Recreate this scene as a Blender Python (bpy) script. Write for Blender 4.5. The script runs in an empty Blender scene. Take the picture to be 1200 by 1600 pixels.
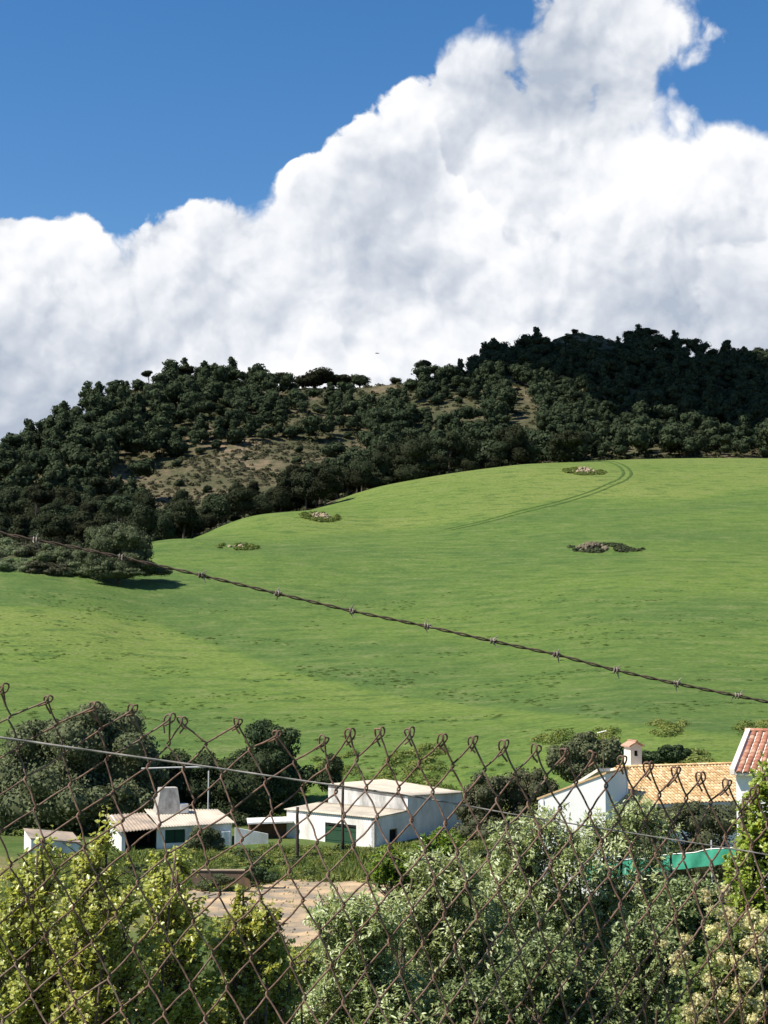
import bpy, math, random
import numpy as np
C = bpy.context.scene.collection
R = math.radians
F_PX = 2400.0                      # focal length in photo pixels (photo 1200 x 1600)
TANP = 1.0 / 12.0                  # upward pitch of the camera
PITCH = math.atan(TANP)
EYE = 1.6
# ------------------------------------------------------------------ camera
cam_d = bpy.data.cameras.new('camera')
cam_d.sensor_fit = 'VERTICAL'; cam_d.sensor_height = 36.0
cam_d.lens = 36.0 * F_PX / 1600.0
cam_d.clip_start = 0.05; cam_d.clip_end = 20000
cam = bpy.data.objects.new('camera', cam_d); C.objects.link(cam)
cam.location = (0, 0, EYE); cam.rotation_euler = (math.pi / 2 + PITCH, 0, 0)
bpy.context.scene.camera = cam
# ------------------------------------------------------------------ sun and exposure
SUN_AZ, SUN_EL = R(-112), R(52)
SUN = (math.sin(SUN_AZ) * math.cos(SUN_EL), math.cos(SUN_AZ) * math.cos(SUN_EL), math.sin(SUN_EL))
sd = bpy.data.lights.new('sun', 'SUN'); sd.energy = 4.9; sd.angle = R(0.53); sd.color = (1.0, 0.95, 0.86)
so = bpy.data.objects.new('sun', sd); C.objects.link(so)
so.rotation_euler = (math.pi / 2 - SUN_EL, 0, math.pi - SUN_AZ)
so.location = (-300, 400, 800)
vs = bpy.context.scene.view_settings
vs.view_transform = 'Standard'; vs.look = 'None'; vs.gamma = 1.0; vs.exposure = 0.68
vs.use_curve_mapping = False
bpy.context.scene.cycles.max_bounces = 6
bpy.context.scene.cycles.transparent_max_bounces = 4
bpy.context.scene.cycles.use_denoising = True

def ray(px, py):
    u = (px - 600.0) / F_PX; v = (800.0 - py) / F_PX
    return u, math.cos(PITCH) - v * math.sin(PITCH), math.sin(PITCH) + v * math.cos(PITCH)
def at(px, py, D):
    """world point seen at photo pixel px, py at forward distance D"""
    x, y, z = ray(px, py)
    return np.array((x / y * D, D, EYE + z / y * D))
def azel(px, py):
    x, y, z = ray(px, py); n = math.sqrt(x * x + y * y + z * z)
    return math.atan2(x, y), math.asin(z / n)

# ------------------------------------------------------------------ sky: Nishita sky with a cumulus bank
world = bpy.data.worlds.new('World'); bpy.context.scene.world = world
world.use_nodes = True
wt = world.node_tree; wt.nodes.clear()
SKY_STRENGTH = 0.1
def wn(t, **kw):
    n = wt.nodes.new(t)
    for k, v in kw.items(): setattr(n, k, v)
    return n
def plug(sock, v):
    if hasattr(v, 'bl_idname') or isinstance(v, bpy.types.NodeSocket): wt.links.new(v, sock)
    else: sock.default_value = v
def M(op, a, b=None, c=None, clamp=False):
    n = wn('ShaderNodeMath', operation=op, use_clamp=clamp)
    plug(n.inputs[0], a)
    if b is not None: plug(n.inputs[1], b)
    if c is not None: plug(n.inputs[2], c)
    return n.outputs[0]
def VM(op, a, b=None, scale=None):
    n = wn('ShaderNodeVectorMath', operation=op)
    plug(n.inputs[0], a)
    if b is not None: plug(n.inputs[1], b)
    if scale is not None: plug(n.inputs['Scale'], scale)
    return n.outputs['Value'] if op in ('LENGTH', 'DISTANCE', 'DOT_PRODUCT') else n.outputs[0]
def ramp(v, lo, hi, a=0.0, b=1.0, smooth=True):
    n = wn('ShaderNodeMapRange', interpolation_type='SMOOTHSTEP' if smooth else 'LINEAR')
    plug(n.inputs[0], v)
    for i, x in enumerate((lo, hi, a, b)): plug(n.inputs[i + 1], x)
    return n.outputs[0]
BANK = [(-1700, 560), (-1200, 520), (-800, 470), (-450, 400), (-200, 335), (-90, 322), (0, 338), (70, 330), (120, 345), (152, 368),
        (170, 392), (205, 376), (245, 362), (290, 345), (345, 336), (395, 334), (418, 320), (432, 302), (480, 290), (530, 278), (560, 246),
        (610, 222), (645, 185), (668, 150), (700, 118), (740, 122), (770, 150), (800, 146), (850, 132), (890, 140), (940, 150),
        (1000, 190), (1025, 225), (1050, 236), (1085, 246), (1120, 228), (1160, 220), (1200, 222), (1330, 260), (1600, 380), (2000, 470), (2600, 540)]
PUFFS = [(985, 60, 92), (930, 75, 62), (1040, 35, 44), (890, 150, 70), (840, 165, 50), (975, 150, 82), (1000, -40, 86), (1010, 215, 50), (660, 185, 34), (712, 130, 46), (780, 165, 48)]
AZ0, AZ1, EL1 = -0.9, 0.9, 0.6
def cloud_field(d, fine=True):
    sep = wn('ShaderNodeSeparateXYZ'); plug(sep.inputs[0], d)
    az = M('ARCTAN2', sep.outputs[0], sep.outputs[1]); el = M('ARCSINE', sep.outputs[2])
    fc = wn('ShaderNodeFloatCurve')
    cu = fc.mapping.curves[0]
    pts = []
    for px, py in BANK:
        a, e = azel(px, py); pts.append(((a - AZ0) / (AZ1 - AZ0), e / EL1))
    while len(cu.points) < len(pts): cu.points.new(0.5, 0.5)
    for p, q in zip(cu.points, pts): p.location = q
    fc.mapping.update()
    plug(fc.inputs['Value'], ramp(az, AZ0, AZ1, smooth=False))
    S = M('SUBTRACT', M('MULTIPLY', fc.outputs[0], EL1), el)
    cmb = wn('ShaderNodeCombineXYZ'); plug(cmb.inputs[0], az); plug(cmb.inputs[1], el)
    for px, py, r in PUFFS:
        a, e = azel(px, py)
        S = M('SMOOTH_MAX', S, M('SUBTRACT', r / F_PX, VM('DISTANCE', cmb.outputs[0], (a, e, 0))), 0.012)
    # billows: warped direction -> cell noise (cauliflower) and fractal noise
    w = wn('ShaderNodeTexNoise', noise_dimensions='3D'); plug(w.inputs['Vector'], d)
    w.inputs['Scale'].default_value = 22; w.inputs['Detail'].default_value = 4
    dw = VM('ADD', d, VM('SCALE', VM('SUBTRACT', w.outputs['Color'], (0.5, 0.5, 0.5)), scale=0.028))
    tot = 0.0
    vb = wn('ShaderNodeTexVoronoi', feature='SMOOTH_F1'); plug(vb.inputs['Vector'], dw)
    vb.inputs['Scale'].default_value = 9.0; vb.inputs['Smoothness'].default_value = 0.35
    tot = M('MULTIPLY', M('SUBTRACT', 0.50, vb.outputs['Distance']), 0.055)
    vo = wn('ShaderNodeTexVoronoi', feature='F1'); plug(vo.inputs['Vector'], dw)
    vo.inputs['Scale'].default_value = 20; vo.inputs['Detail'].default_value = 3; vo.inputs['Roughness'].default_value = 0.42
    vo.normalize = True
    tot = M('ADD', tot, M('MULTIPLY', M('SUBTRACT', 0.42, vo.outputs['Distance']), 0.045))
    vf = wn('ShaderNodeTexVoronoi', feature='F1'); plug(vf.inputs['Vector'], dw); vf.inputs['Scale'].default_value = 52; vf.inputs['Detail'].default_value = 2; vf.inputs['Roughness'].default_value = 0.5; vf.normalize = True
    tot = M('ADD', tot, M('MULTIPLY', M('SUBTRACT', 0.40, vf.outputs['Distance']), 0.016))
    n1 = wn('ShaderNodeTexNoise', noise_dimensions='3D'); plug(n1.inputs['Vector'], dw)
    n1.inputs['Scale'].default_value = 11; n1.inputs['Detail'].default_value = 8; n1.inputs['Roughness'].default_value = 0.58
    tot = M('ADD', tot, M('MULTIPLY', M('SUBTRACT', n1.outputs['Fac'], 0.5), 0.060))
    lf = M('ADD', M('MULTIPLY', M('SUBTRACT', 0.5, vb.outputs['Distance']), 0.085), M('MULTIPLY', M('SUBTRACT', 0.42, vo.outputs['Distance']), 0.058))
    lf = M('ADD', lf, M('ADD', M('MULTIPLY', M('SUBTRACT', 0.4, vf.outputs['Distance']), 0.016), M('MULTIPLY', M('SUBTRACT', n1.outputs['Fac'], 0.5), 0.030)))
    return M('ADD', M('ADD', tot, S), 0.004), lf, el, az, tot
tc = wn('ShaderNodeTexCoord')
d0 = VM('NORMALIZE', tc.outputs['Generated'])
LD = (-0.55, 0.0, 0.83)
f0, N0, el0, az0, T0 = cloud_field(d0)
f1 = cloud_field(VM('NORMALIZE', VM('ADD', d0, tuple(0.009 * c for c in LD))))[1]
f2 = cloud_field(VM('NORMALIZE', VM('ADD', d0, tuple(0.038 * c for c in LD))))[1]
wis = wn('ShaderNodeTexNoise'); plug(wis.inputs['Vector'], d0); wis.inputs['Scale'].default_value = 7; wis.inputs['Detail'].default_value = 3
soft = ramp(wis.outputs['Fac'], 0.42, 0.70, 0.004, 0.020)
alpha = ramp(M('DIVIDE', f0, soft), 0.0, 1.0)
s1 = M('SUBTRACT', N0, f1); s2 = M('SUBTRACT', N0, f2)
edge = ramp(f0, 0.0, 0.08, 0.10, 0.0)                      # thin sunlit rims
lit = M('ADD', M('ADD', M('MULTIPLY', s1, 44.0), M('MULTIPLY', s2, 13.0)), edge)
big = wn('ShaderNodeTexNoise'); plug(big.inputs['Vector'], VM('ADD', d0, (3.1, 1.7, 0.4))); big.inputs['Scale'].default_value = 5.5; big.inputs['Detail'].default_value = 5
lit = M('ADD', lit, ramp(big.outputs['Fac'], 0.38, 0.62, -0.20, 0.20))
for px, py, r, amp in [(560, 290, 130, .32), (150, 440, 100, .26), (1000, 310, 150, .28), (1150, 380, 110, .3), (100, 580, 70, .2), (70, 370, 80, .3),
        (440, 330, 70, .3), (660, 190, 45, .3), (390, 560, 80, .25), (590, 590, 50, .3), (1000, 60, 110, .2), (790, 370, 70, .15), (500, 380, 90, .2), (320, 340, 70, .25),
        (280, 480, 120, -.22), (690, 420, 110, -.14), (650, 530, 90, -.34), (750, 220, 90, -.16), (1100, 500, 130, -.26), (30, 640, 90, -.2),
        (240, 570, 80, -.24), (900, 200, 80, -.1), (480, 470, 90, -.12), (720, 560, 60, -.2)]:
    v = wn('ShaderNodeCombineXYZ'); plug(v.inputs[0], az0); plug(v.inputs[1], el0)
    a_, e_ = azel(px, py)
    lit = M('ADD', lit, ramp(VM('DISTANCE', v.outputs[0], (a_, e_, 0)), 0.0, 1.45 * r / F_PX, amp, 0.0))
lit = M('ADD', lit, 0.26)
def outline(pts):
    fc = wn('ShaderNodeFloatCurve'); cu = fc.mapping.curves[0]; q = []
    for px, py in pts:
        a, e = azel(px, py); q.append(((a - AZ0) / (AZ1 - AZ0), e / EL1))
    while len(cu.points) < len(q): cu.points.new(0.5, 0.5)
    for p, r in zip(cu.points, q): p.location = r
    fc.mapping.update(); plug(fc.inputs['Value'], ramp(az0, AZ0, AZ1, smooth=False))
    return M('SUBTRACT', M('MULTIPLY', fc.outputs[0], EL1), el0)
# nearer billow fronts standing before the grey veil, each with a crisp bright upper edge
FRONTS = [([(-1700, 600), (-600, 470), (0, 350), (70, 338), (120, 352), (165, 398), (205, 384), (290, 352), (400, 344), (432, 306), (540, 286), (605, 226), (640, 192), (665, 196), (690, 240), (712, 262), (730, 320), (765, 330), (790, 384), (820, 392), (850, 378),
            (900, 352), (950, 322), (1000, 292), (1050, 258), (1100, 238), (1160, 216), (1200, 216), (1330, 262), (1700, 420), (2400, 560)], 0.60, 0.045, 0.008),
          ([(-1700, 640), (-500, 560), (-100, 500), (0, 478), (60, 462), (105, 492), (130, 446), (175, 432), (225, 466), (262, 530), (300, 566), (360, 548), (400, 545), (450, 566), (486, 470), (525, 482), (565, 566), (600, 576), (645, 640), (700, 566),
            (762, 506), (820, 470), (880, 492), (950, 566), (1010, 600), (1060, 552), (1130, 470), (1200, 430), (1400, 440), (1800, 520), (2400, 600)], 0.46, 0.030, 0.011)]
for pts, amp, depth, width in FRONTS:
    D2 = M('ADD', outline(pts), M('MULTIPLY', T0, 1.7)); a2 = ramp(D2, 0.0, width)
    gl = M('MULTIPLY', M('EXPONENT', M('MULTIPLY', D2, -1.0 / depth)), amp)
    lf2 = M('ADD', M('ADD', M('MULTIPLY', s1, 46.0), M('MULTIPLY', s2, 13.0)), M('ADD', gl, 0.17))
    lf2 = M('ADD', lf2, ramp(big.outputs['Fac'], 0.38, 0.62, -0.18, 0.18))
    mf = wn('ShaderNodeMix', data_type='FLOAT'); plug(mf.inputs[0], a2); plug(mf.inputs[2], lit); plug(mf.inputs[3], lf2); lit = mf.outputs[0]
cr = wn('ShaderNodeValToRGB'); plug(cr.inputs[0], ramp(lit, -0.45, 1.0, smooth=False))
e = cr.color_ramp.elements
e[0].position = -0.0; e[0].color = (0.45, 0.51, 0.61, 1)
e[1].position = 1.0; e[1].color = (1.0, 1.0, 1.0, 1)
x = e.new(0.40); x.color = (0.66, 0.70, 0.77, 1)
x = e.new(0.72); x.color = (0.87, 0.89, 0.93, 1)
sky = wn('ShaderNodeTexSky', sky_type='NISHITA'); sky.sun_disc = False
sky.sun_elevation = SUN_EL; sky.sun_rotation = SUN_AZ
sky.air_density = 1.0; sky.dust_density = 0.3; sky.ozone_density = 2.2
hs = wn('ShaderNodeHueSaturation'); plug(hs.inputs['Color'], sky.outputs[0]); hs.inputs['Saturation'].default_value = 1.33; hs.inputs['Value'].default_value = 0.86; hs.inputs['Hue'].default_value = 0.503
mix = wn('ShaderNodeMixRGB'); plug(mix.inputs[0], alpha); plug(mix.inputs[1], hs.outputs[0])
cm = wn('ShaderNodeMixRGB', blend_type='MULTIPLY'); cm.inputs[0].default_value = 1; plug(cm.inputs[1], cr.outputs[0]); cm.inputs[2].default_value = (6.5, 6.5, 6.5, 1)
plug(mix.inputs[2], cm.outputs[0])
bg = wn('ShaderNodeBackground'); plug(bg.inputs[0], mix.outputs[0]); bg.inputs[1].default_value = SKY_STRENGTH
wo = wn('ShaderNodeOutputWorld'); wt.links.new(bg.outputs[0], wo.inputs[0])
world.cycles.sampling_method = 'MANUAL'; world.cycles.sample_map_resolution = 512
# ------------------------------------------------------------------ helpers
rng = np.random.default_rng(7)
rnd = random.Random(5)
def link(name, me, mat=None, parent=None, loc=None):
    o = bpy.data.objects.new(name, me); C.objects.link(o)
    if mat is not None and me is not None and len(me.materials) == 0: me.materials.append(mat)
    if parent is not None: o.parent = parent
    if loc is not None: o.location = loc
    return o
def tag(o, label=None, cat=None, group=None, kind=None):
    if label: o['label'] = label
    if cat: o['category'] = cat
    if group: o['group'] = group
    if kind: o['kind'] = kind
    return o
def empty(name, loc=(0, 0, 0), rz=0.0):
    o = bpy.data.objects.new(name, None); C.objects.link(o)
    o.location = loc; o.rotation_euler = (0, 0, rz); o.empty_display_size = 0.2
    return o
def npmesh(name, V, faces, var=None, smooth=False):
    """faces: list of (N,k) int arrays (k may differ between arrays)"""
    V = np.asarray(V, dtype=np.float32)
    me = bpy.data.meshes.new(name)
    me.vertices.add(len(V)); me.vertices.foreach_set('co', V.ravel())
    faces = [np.asarray(f, dtype=np.int32) for f in faces if len(f)]
    loops = np.concatenate([f.ravel() for f in faces])
    tot = np.concatenate([np.full(len(f), f.shape[1], dtype=np.int32) for f in faces])
    st = np.concatenate([[0], np.cumsum(tot)[:-1]]).astype(np.int32)
    me.loops.add(len(loops)); me.loops.foreach_set('vertex_index', loops)
    me.polygons.add(len(tot)); me.polygons.foreach_set('loop_start', st); me.polygons.foreach_set('loop_total', tot)
    if smooth: me.polygons.foreach_set('use_smooth', np.ones(len(tot), dtype=bool))
    if var is not None:
        a = me.attributes.new('var', 'FLOAT', 'POINT'); a.data.foreach_set('value', np.asarray(var, dtype=np.float32))
    me.update(calc_edges=True); me.validate()
    return me
class MB:
    """collects small solids into one mesh"""
    def __init__(s): s.v = []; s.f = []; s.n = 0
    def add(s, V, F):
        s.v.append(np.asarray(V, float)); s.f += [tuple(i + s.n for i in f) for f in F]; s.n += len(V)
    def box(s, c, sz, rz=0.0, tilt=None):
        hx, hy, hz = [q / 2 for q in sz]
        P = np.array([(x, y, z) for z in (-hz, hz) for y in (-hy, hy) for x in (-hx, hx)])
        if tilt is not None: P = P @ tilt.T
        ca, sa = math.cos(rz), math.sin(rz)
        P = np.c_[P[:, 0] * ca - P[:, 1] * sa, P[:, 0] * sa + P[:, 1] * ca, P[:, 2]] + np.asarray(c)
        s.add(P, [(0, 2, 3, 1), (4, 5, 7, 6), (0, 1, 5, 4), (2, 6, 7, 3), (0, 4, 6, 2), (1, 3, 7, 5)])
    def prism(s, bot, top):
        """bot, top: matching rings of 3-d points"""
        n = len(bot); P = list(bot) + list(top)
        F = [tuple(range(n))[::-1], tuple(range(n, 2 * n))] + [(i, (i + 1) % n, n + (i + 1) % n, n + i) for i in range(n)]
        s.add(P, F)
    def tube(s, pts, rad, k=6, cap=True):
        pts = np.asarray(pts, float); n = len(pts)
        rad = np.full(n, rad) if np.isscalar(rad) else np.asarray(rad)
        V, F = tube_arrays(pts, rad, k)
        F = [tuple(f) for f in F]
        if cap: F += [tuple(range(k))[::-1], tuple(range((n - 1) * k, n * k))]
        s.add(V, F)
    def build(s, name, mat, parent=None, smooth=False):
        me = bpy.data.meshes.new(name); me.from_pydata([tuple(p) for p in np.concatenate(s.v)], [], s.f)
        if smooth: me.polygons.foreach_set('use_smooth', [True] * len(me.polygons))
        me.update()
        return link(name, me, mat, parent)
def tube_arrays(pts, rad, k=6):
    n = len(pts)
    T = np.gradient(pts, axis=0); T /= np.maximum(np.linalg.norm(T, axis=1, keepdims=True), 1e-9)
    up = np.array((0.31, 0.17, 0.93)) if abs(T[0][2]) < 0.8 else np.array((0.93, 0.31, 0.17))
    A = np.cross(T, up); A /= np.maximum(np.linalg.norm(A, axis=1, keepdims=True), 1e-9)
    B = np.cross(T, A)
    th = np.arange(k) * 2 * math.pi / k
    V = pts[:, None, :] + rad[:, None, None] * (np.cos(th)[None, :, None] * A[:, None, :] + np.sin(th)[None, :, None] * B[:, None, :])
    i = np.arange(n - 1)[:, None] * k; j = np.arange(k)[None, :]; j2 = (j + 1) % k
    F = np.stack([i + j, i + j2, i + k + j2, i + k + j], -1).reshape(-1, 4)
    return V.reshape(-1, 3), F
def ico(sub):
    import bmesh
    bm = bmesh.new(); bmesh.ops.create_icosphere(bm, subdivisions=sub, radius=1.0)
    V = np.array([v.co[:] for v in bm.verts]); F = np.array([[v.index for v in f.verts] for f in bm.faces]); bm.free()
    return V, F
ICO = {k: ico(k) for k in (1, 2, 3)}
# smooth value noise on points (numpy), for terrain and lumps
_perm = np.random.default_rng(3).random((64, 64, 64)).astype(np.float32)
def vnoise(P, scale=1.0):
    q = np.asarray(P, float) * scale; i = np.floor(q).astype(int); f = q - i; f = f * f * (3 - 2 * f)
    out = 0
    for dx in (0, 1):
        for dy in (0, 1):
            for dz in (0, 1):
                w = (f[..., 0] if dx else 1 - f[..., 0]) * (f[..., 1] if dy else 1 - f[..., 1]) * (f[..., 2] if dz else 1 - f[..., 2])
                out = out + w * _perm[(i[..., 0] + dx) % 64, (i[..., 1] + dy) % 64, (i[..., 2] + dz) % 64]
    return out * 2 - 1
def fbm(P, scale, octs=4):
    o = 0; a = 1.0
    for k in range(octs): o = o + a * vnoise(np.asarray(P) + 13.7 * k, scale * 2 ** k); a *= 0.5
    return o

# ------------------------------------------------------------------ materials
def mat(name):
    m = bpy.data.materials.new(name); m.use_nodes = True
    nt = m.node_tree; bs = nt.nodes['Principled BSDF']; out = nt.nodes['Material Output']
    return m, nt, bs, out
def nd(nt, t, **kw):
    n = nt.nodes.new(t)
    for k, v in kw.items():
        if k.startswith('i_'): n.inputs[k[2:].replace('_', ' ')].default_value = v
        else: setattr(n, k, v)
    return n
def cramp(nt, src, stops):
    r = nd(nt, 'ShaderNodeValToRGB'); e = r.color_ramp.elements
    e[0].position, e[0].color = stops[0][0], (*stops[0][1], 1); e[1].position, e[1].color = stops[-1][0], (*stops[-1][1], 1)
    for p, c in stops[1:-1]:
        q = e.new(p); q.color = (*c, 1)
    nt.links.new(src, r.inputs[0]); return r.outputs[0]
def noise(nt, scale, detail=4, rough=0.55, vec=None, sc3=None, coord='Object'):
    n = nd(nt, 'ShaderNodeTexNoise', i_Scale=scale, i_Detail=detail, i_Roughness=rough)
    if vec is None:
        t = nd(nt, 'ShaderNodeTexCoord'); vec = t.outputs[coord]
    if sc3 is not None:
        mp = nd(nt, 'ShaderNodeMapping'); mp.inputs['Scale'].default_value = sc3; nt.links.new(vec, mp.inputs[0]); vec = mp.outputs[0]
    nt.links.new(vec, n.inputs['Vector']); return n.outputs['Fac']
def mixc(nt, f, a, b, mode='MIX'):
    m = nd(nt, 'ShaderNodeMixRGB', blend_type=mode)
    for s, v in zip(m.inputs, (f, a, b)):
        if isinstance(v, bpy.types.NodeSocket): nt.links.new(v, s)
        elif isinstance(v, tuple): s.default_value = (*v, 1)
        else: s.default_value = v
    return m.outputs[0]
def bump(nt, bs, h, strength=0.5, dist=0.02):
    b = nd(nt, 'ShaderNodeBump', i_Strength=strength, i_Distance=dist); nt.links.new(h, b.inputs['Height']); nt.links.new(b.outputs[0], bs.inputs['Normal'])
def mat_noise(name, stops, scale, rough=0.9, detail=5, bump_s=0.0, bump_d=0.02, spec=0.2, coord='Object', sc3=None, bscale=None):
    m, nt, bs, out = mat(name)
    n = noise(nt, scale, detail, coord=coord, sc3=sc3)
    nt.links.new(cramp(nt, n, stops), bs.inputs['Base Color'])
    bs.inputs['Roughness'].default_value = rough; bs.inputs['Specular IOR Level'].default_value = spec
    if bump_s: bump(nt, bs, noise(nt, bscale or scale * 3, 4, coord=coord), bump_s, bump_d)
    return m
def mat_leaf(name, lo, mid, hi, trans=0.35, rough=0.5, spec=0.35, tcol=None, obj_var=0.25, hue=0.02):
    """leaf colour from the per-leaf attribute 'var', plus a per-plant shift; part of the light passes through"""
    m, nt, bs, out = mat(name)
    a = nd(nt, 'ShaderNodeAttribute', attribute_name='var')
    col = cramp(nt, a.outputs['Fac'], [(0.0, lo), (0.5, mid), (1.0, hi)])
    oi = nd(nt, 'ShaderNodeObjectInfo')
    h = nd(nt, 'ShaderNodeHueSaturation'); nt.links.new(col, h.inputs['Color'])
    mr = nd(nt, 'ShaderNodeMapRange'); nt.links.new(oi.outputs['Random'], mr.inputs[0]); mr.inputs[3].default_value = 1 - obj_var; mr.inputs[4].default_value = 1 + obj_var
    nt.links.new(mr.outputs[0], h.inputs['Value'])
    mh = nd(nt, 'ShaderNodeMapRange'); nt.links.new(oi.outputs['Random'], mh.inputs[0]); mh.inputs[3].default_value = 0.5 - hue; mh.inputs[4].default_value = 0.5 + hue
    nt.links.new(mh.outputs[0], h.inputs['Hue'])
    nt.links.new(h.outputs[0], bs.inputs['Base Color'])
    bs.inputs['Roughness'].default_value = rough; bs.inputs['Specular IOR Level'].default_value = spec
    tr = nd(nt, 'ShaderNodeBsdfTranslucent')
    if tcol is not None: nt.links.new(mixc(nt, 1.0, h.outputs[0], tcol, 'MULTIPLY'), tr.inputs[0])
    else: nt.links.new(h.outputs[0], tr.inputs[0])
    mx = nd(nt, 'ShaderNodeMixShader'); mx.inputs[0].default_value = trans
    nt.links.new(bs.outputs[0], mx.inputs[1]); nt.links.new(tr.outputs[0], mx.inputs[2]); nt.links.new(mx.outputs[0], out.inputs[0])
    return m

# ------------------------------------------------------------------ terrain: one height function, columns of (distance, photo row)
NEAR = [(-60, 2.0), (-20, 0.6), (-4, 0.05), (2.5, -0.1), (5, -1.2), (10, -2.9), (20, -6.0), (30, -8.7), (40, -10.7), (50, -11.4), (62, -11.5), (75, -11.9), (90, -12.3)]
COLS = {
    -900: [(120, -12.4), (150, 1125), (200, 1020), (240, 940), (262, 905), (300, 930), (400, 890), (470, 840), (560, 770), (620, 760), (800, 800)],
    -300: [(120, -12.4), (150, 1135), (195, 1030), (235, 940), (258, 905), (300, 925), (380, 900), (440, 850), (500, 760), (560, 725), (640, 735), (800, 800)],
    0:    [(112, -12.5), (150, 1145), (190, 1040), (230, 935), (246, 905), (266, 862), (300, 900), (360, 890), (420, 840), (480, 775), (530, 742), (565, 724), (620, 732), (800, 790)],
    120:  [(112, -12.5), (150, 1148), (190, 1045), (232, 940), (252, 905), (268, 868), (300, 895), (360, 885), (425, 835), (480, 770), (535, 700), (590, 659), (650, 668), (830, 760)],
    240:  [(114, -12.5), (150, 1150), (192, 1048), (236, 950), (262, 903), (290, 864), (306, 847), (330, 862), (380, 880), (432, 842), (485, 780), (540, 700), (585, 635), (618, 602), (680, 610), (850, 730)],
    400:  [(116, -12.4), (148, 1150), (190, 1050), (234, 955), (270, 890), (295, 858), (315, 838), (352, 808), (375, 815), (410, 830), (450, 800), (500, 740), (560, 670), (610, 622), (640, 604), (700, 612), (880, 720)],
    600:  [(116, -12.2), (132, 1195), (165, 1100), (208, 1000), (260, 910), (300, 852), (330, 828), (375, 784), (408, 758), (430, 760), (462, 768), (510, 738), (570, 680), (620, 632), (662, 602), (720, 610), (900, 720)],
    800:  [(112, -11.6), (128, 1190), (160, 1100), (205, 1000), (255, 910), (300, 852), (340, 805), (385, 758), (425, 729), (450, 732), (475, 735), (520, 700), (580, 650), (640, 602), (700, 572), (740, 564), (800, 580), (950, 690)],
    900: [(106, -11.6), (125, 1184), (155, 1102), (202, 1000), (253, 908), (297, 852), (340, 802), (388, 754), (427, 726), (451, 723), (477, 725), (520, 694), (580, 648), (645, 598), (715, 554), (765, 524), (840, 542), (1000, 670)],
    1000: [(100, -11.6), (122, 1178), (150, 1105), (200, 1000), (252, 905), (295, 853), (340, 800), (390, 752), (428, 724), (452, 716), (478, 715), (520, 690), (580, 640), (650, 596), (720, 562), (770, 545), (840, 560), (1000, 670)],
    1200: [(100, -11.4), (122, 1172), (150, 1105), (200, 1000), (252, 908), (295, 853), (340, 798), (390, 752), (430, 725), (456, 716), (480, 715), (520, 695), (580, 650), (650, 606), (720, 583), (770, 572), (850, 582), (1000, 670)],
    1600: [(100, -11.4), (122, 1172), (150, 1105), (200, 1005), (252, 915), (295, 865), (340, 812), (390, 768), (430, 745), (460, 738), (490, 742), (540, 720), (620, 640), (720, 590), (780, 575), (860, 590), (1000, 680)],
    2300: [(100, -11.4), (122, 1172), (150, 1110), (200, 1020), (252, 945), (295, 905), (340, 870), (390, 840), (430, 825), (470, 815), (540, 790), (640, 730), (740, 690), (820, 690), (1000, 760)],
}
def pchip(x, y, xi):
    x = np.asarray(x, float); y = np.asarray(y, float); h = np.diff(x); d = np.diff(y) / h
    m = np.zeros_like(y)
    for i in range(1, len(x) - 1):
        if d[i - 1] * d[i] > 0:
            w1 = 2 * h[i] + h[i - 1]; w2 = h[i] + 2 * h[i - 1]; m[i] = (w1 + w2) / (w1 / d[i - 1] + w2 / d[i])
    m[0] = d[0]; m[-1] = d[-1]
    xi = np.clip(xi, x[0], x[-1]); i = np.clip(np.searchsorted(x, xi) - 1, 0, len(x) - 2)
    t = (xi - x[i]) / h[i]
    return (y[i] * (1 + 2 * t) * (1 - t) ** 2 + m[i] * h[i] * t * (1 - t) ** 2 + y[i + 1] * t * t * (3 - 2 * t) + m[i + 1] * h[i] * t * t * (t - 1))
CPX = np.array(sorted(COLS), float)
DG = np.concatenate([np.arange(-60, 130, 1.0), np.arange(130, 1000, 2.0), np.arange(1000, 4001, 50.0)])
PROF = []
for cpx in CPX:
    pts = list(NEAR)
    for D, v in COLS[int(cpx)]:
        if v > 100:
            x, y, z = ray(cpx, v); pts.append((D, EYE + z / y * D))
        else: pts.append((D, v))
    pts += [(1500, 0), (2200, -14), (4000, -14)]
    q = np.array(pts); PROF.append(pchip(q[:, 0], q[:, 1], DG))
PROF = np.array(PROF)
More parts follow.
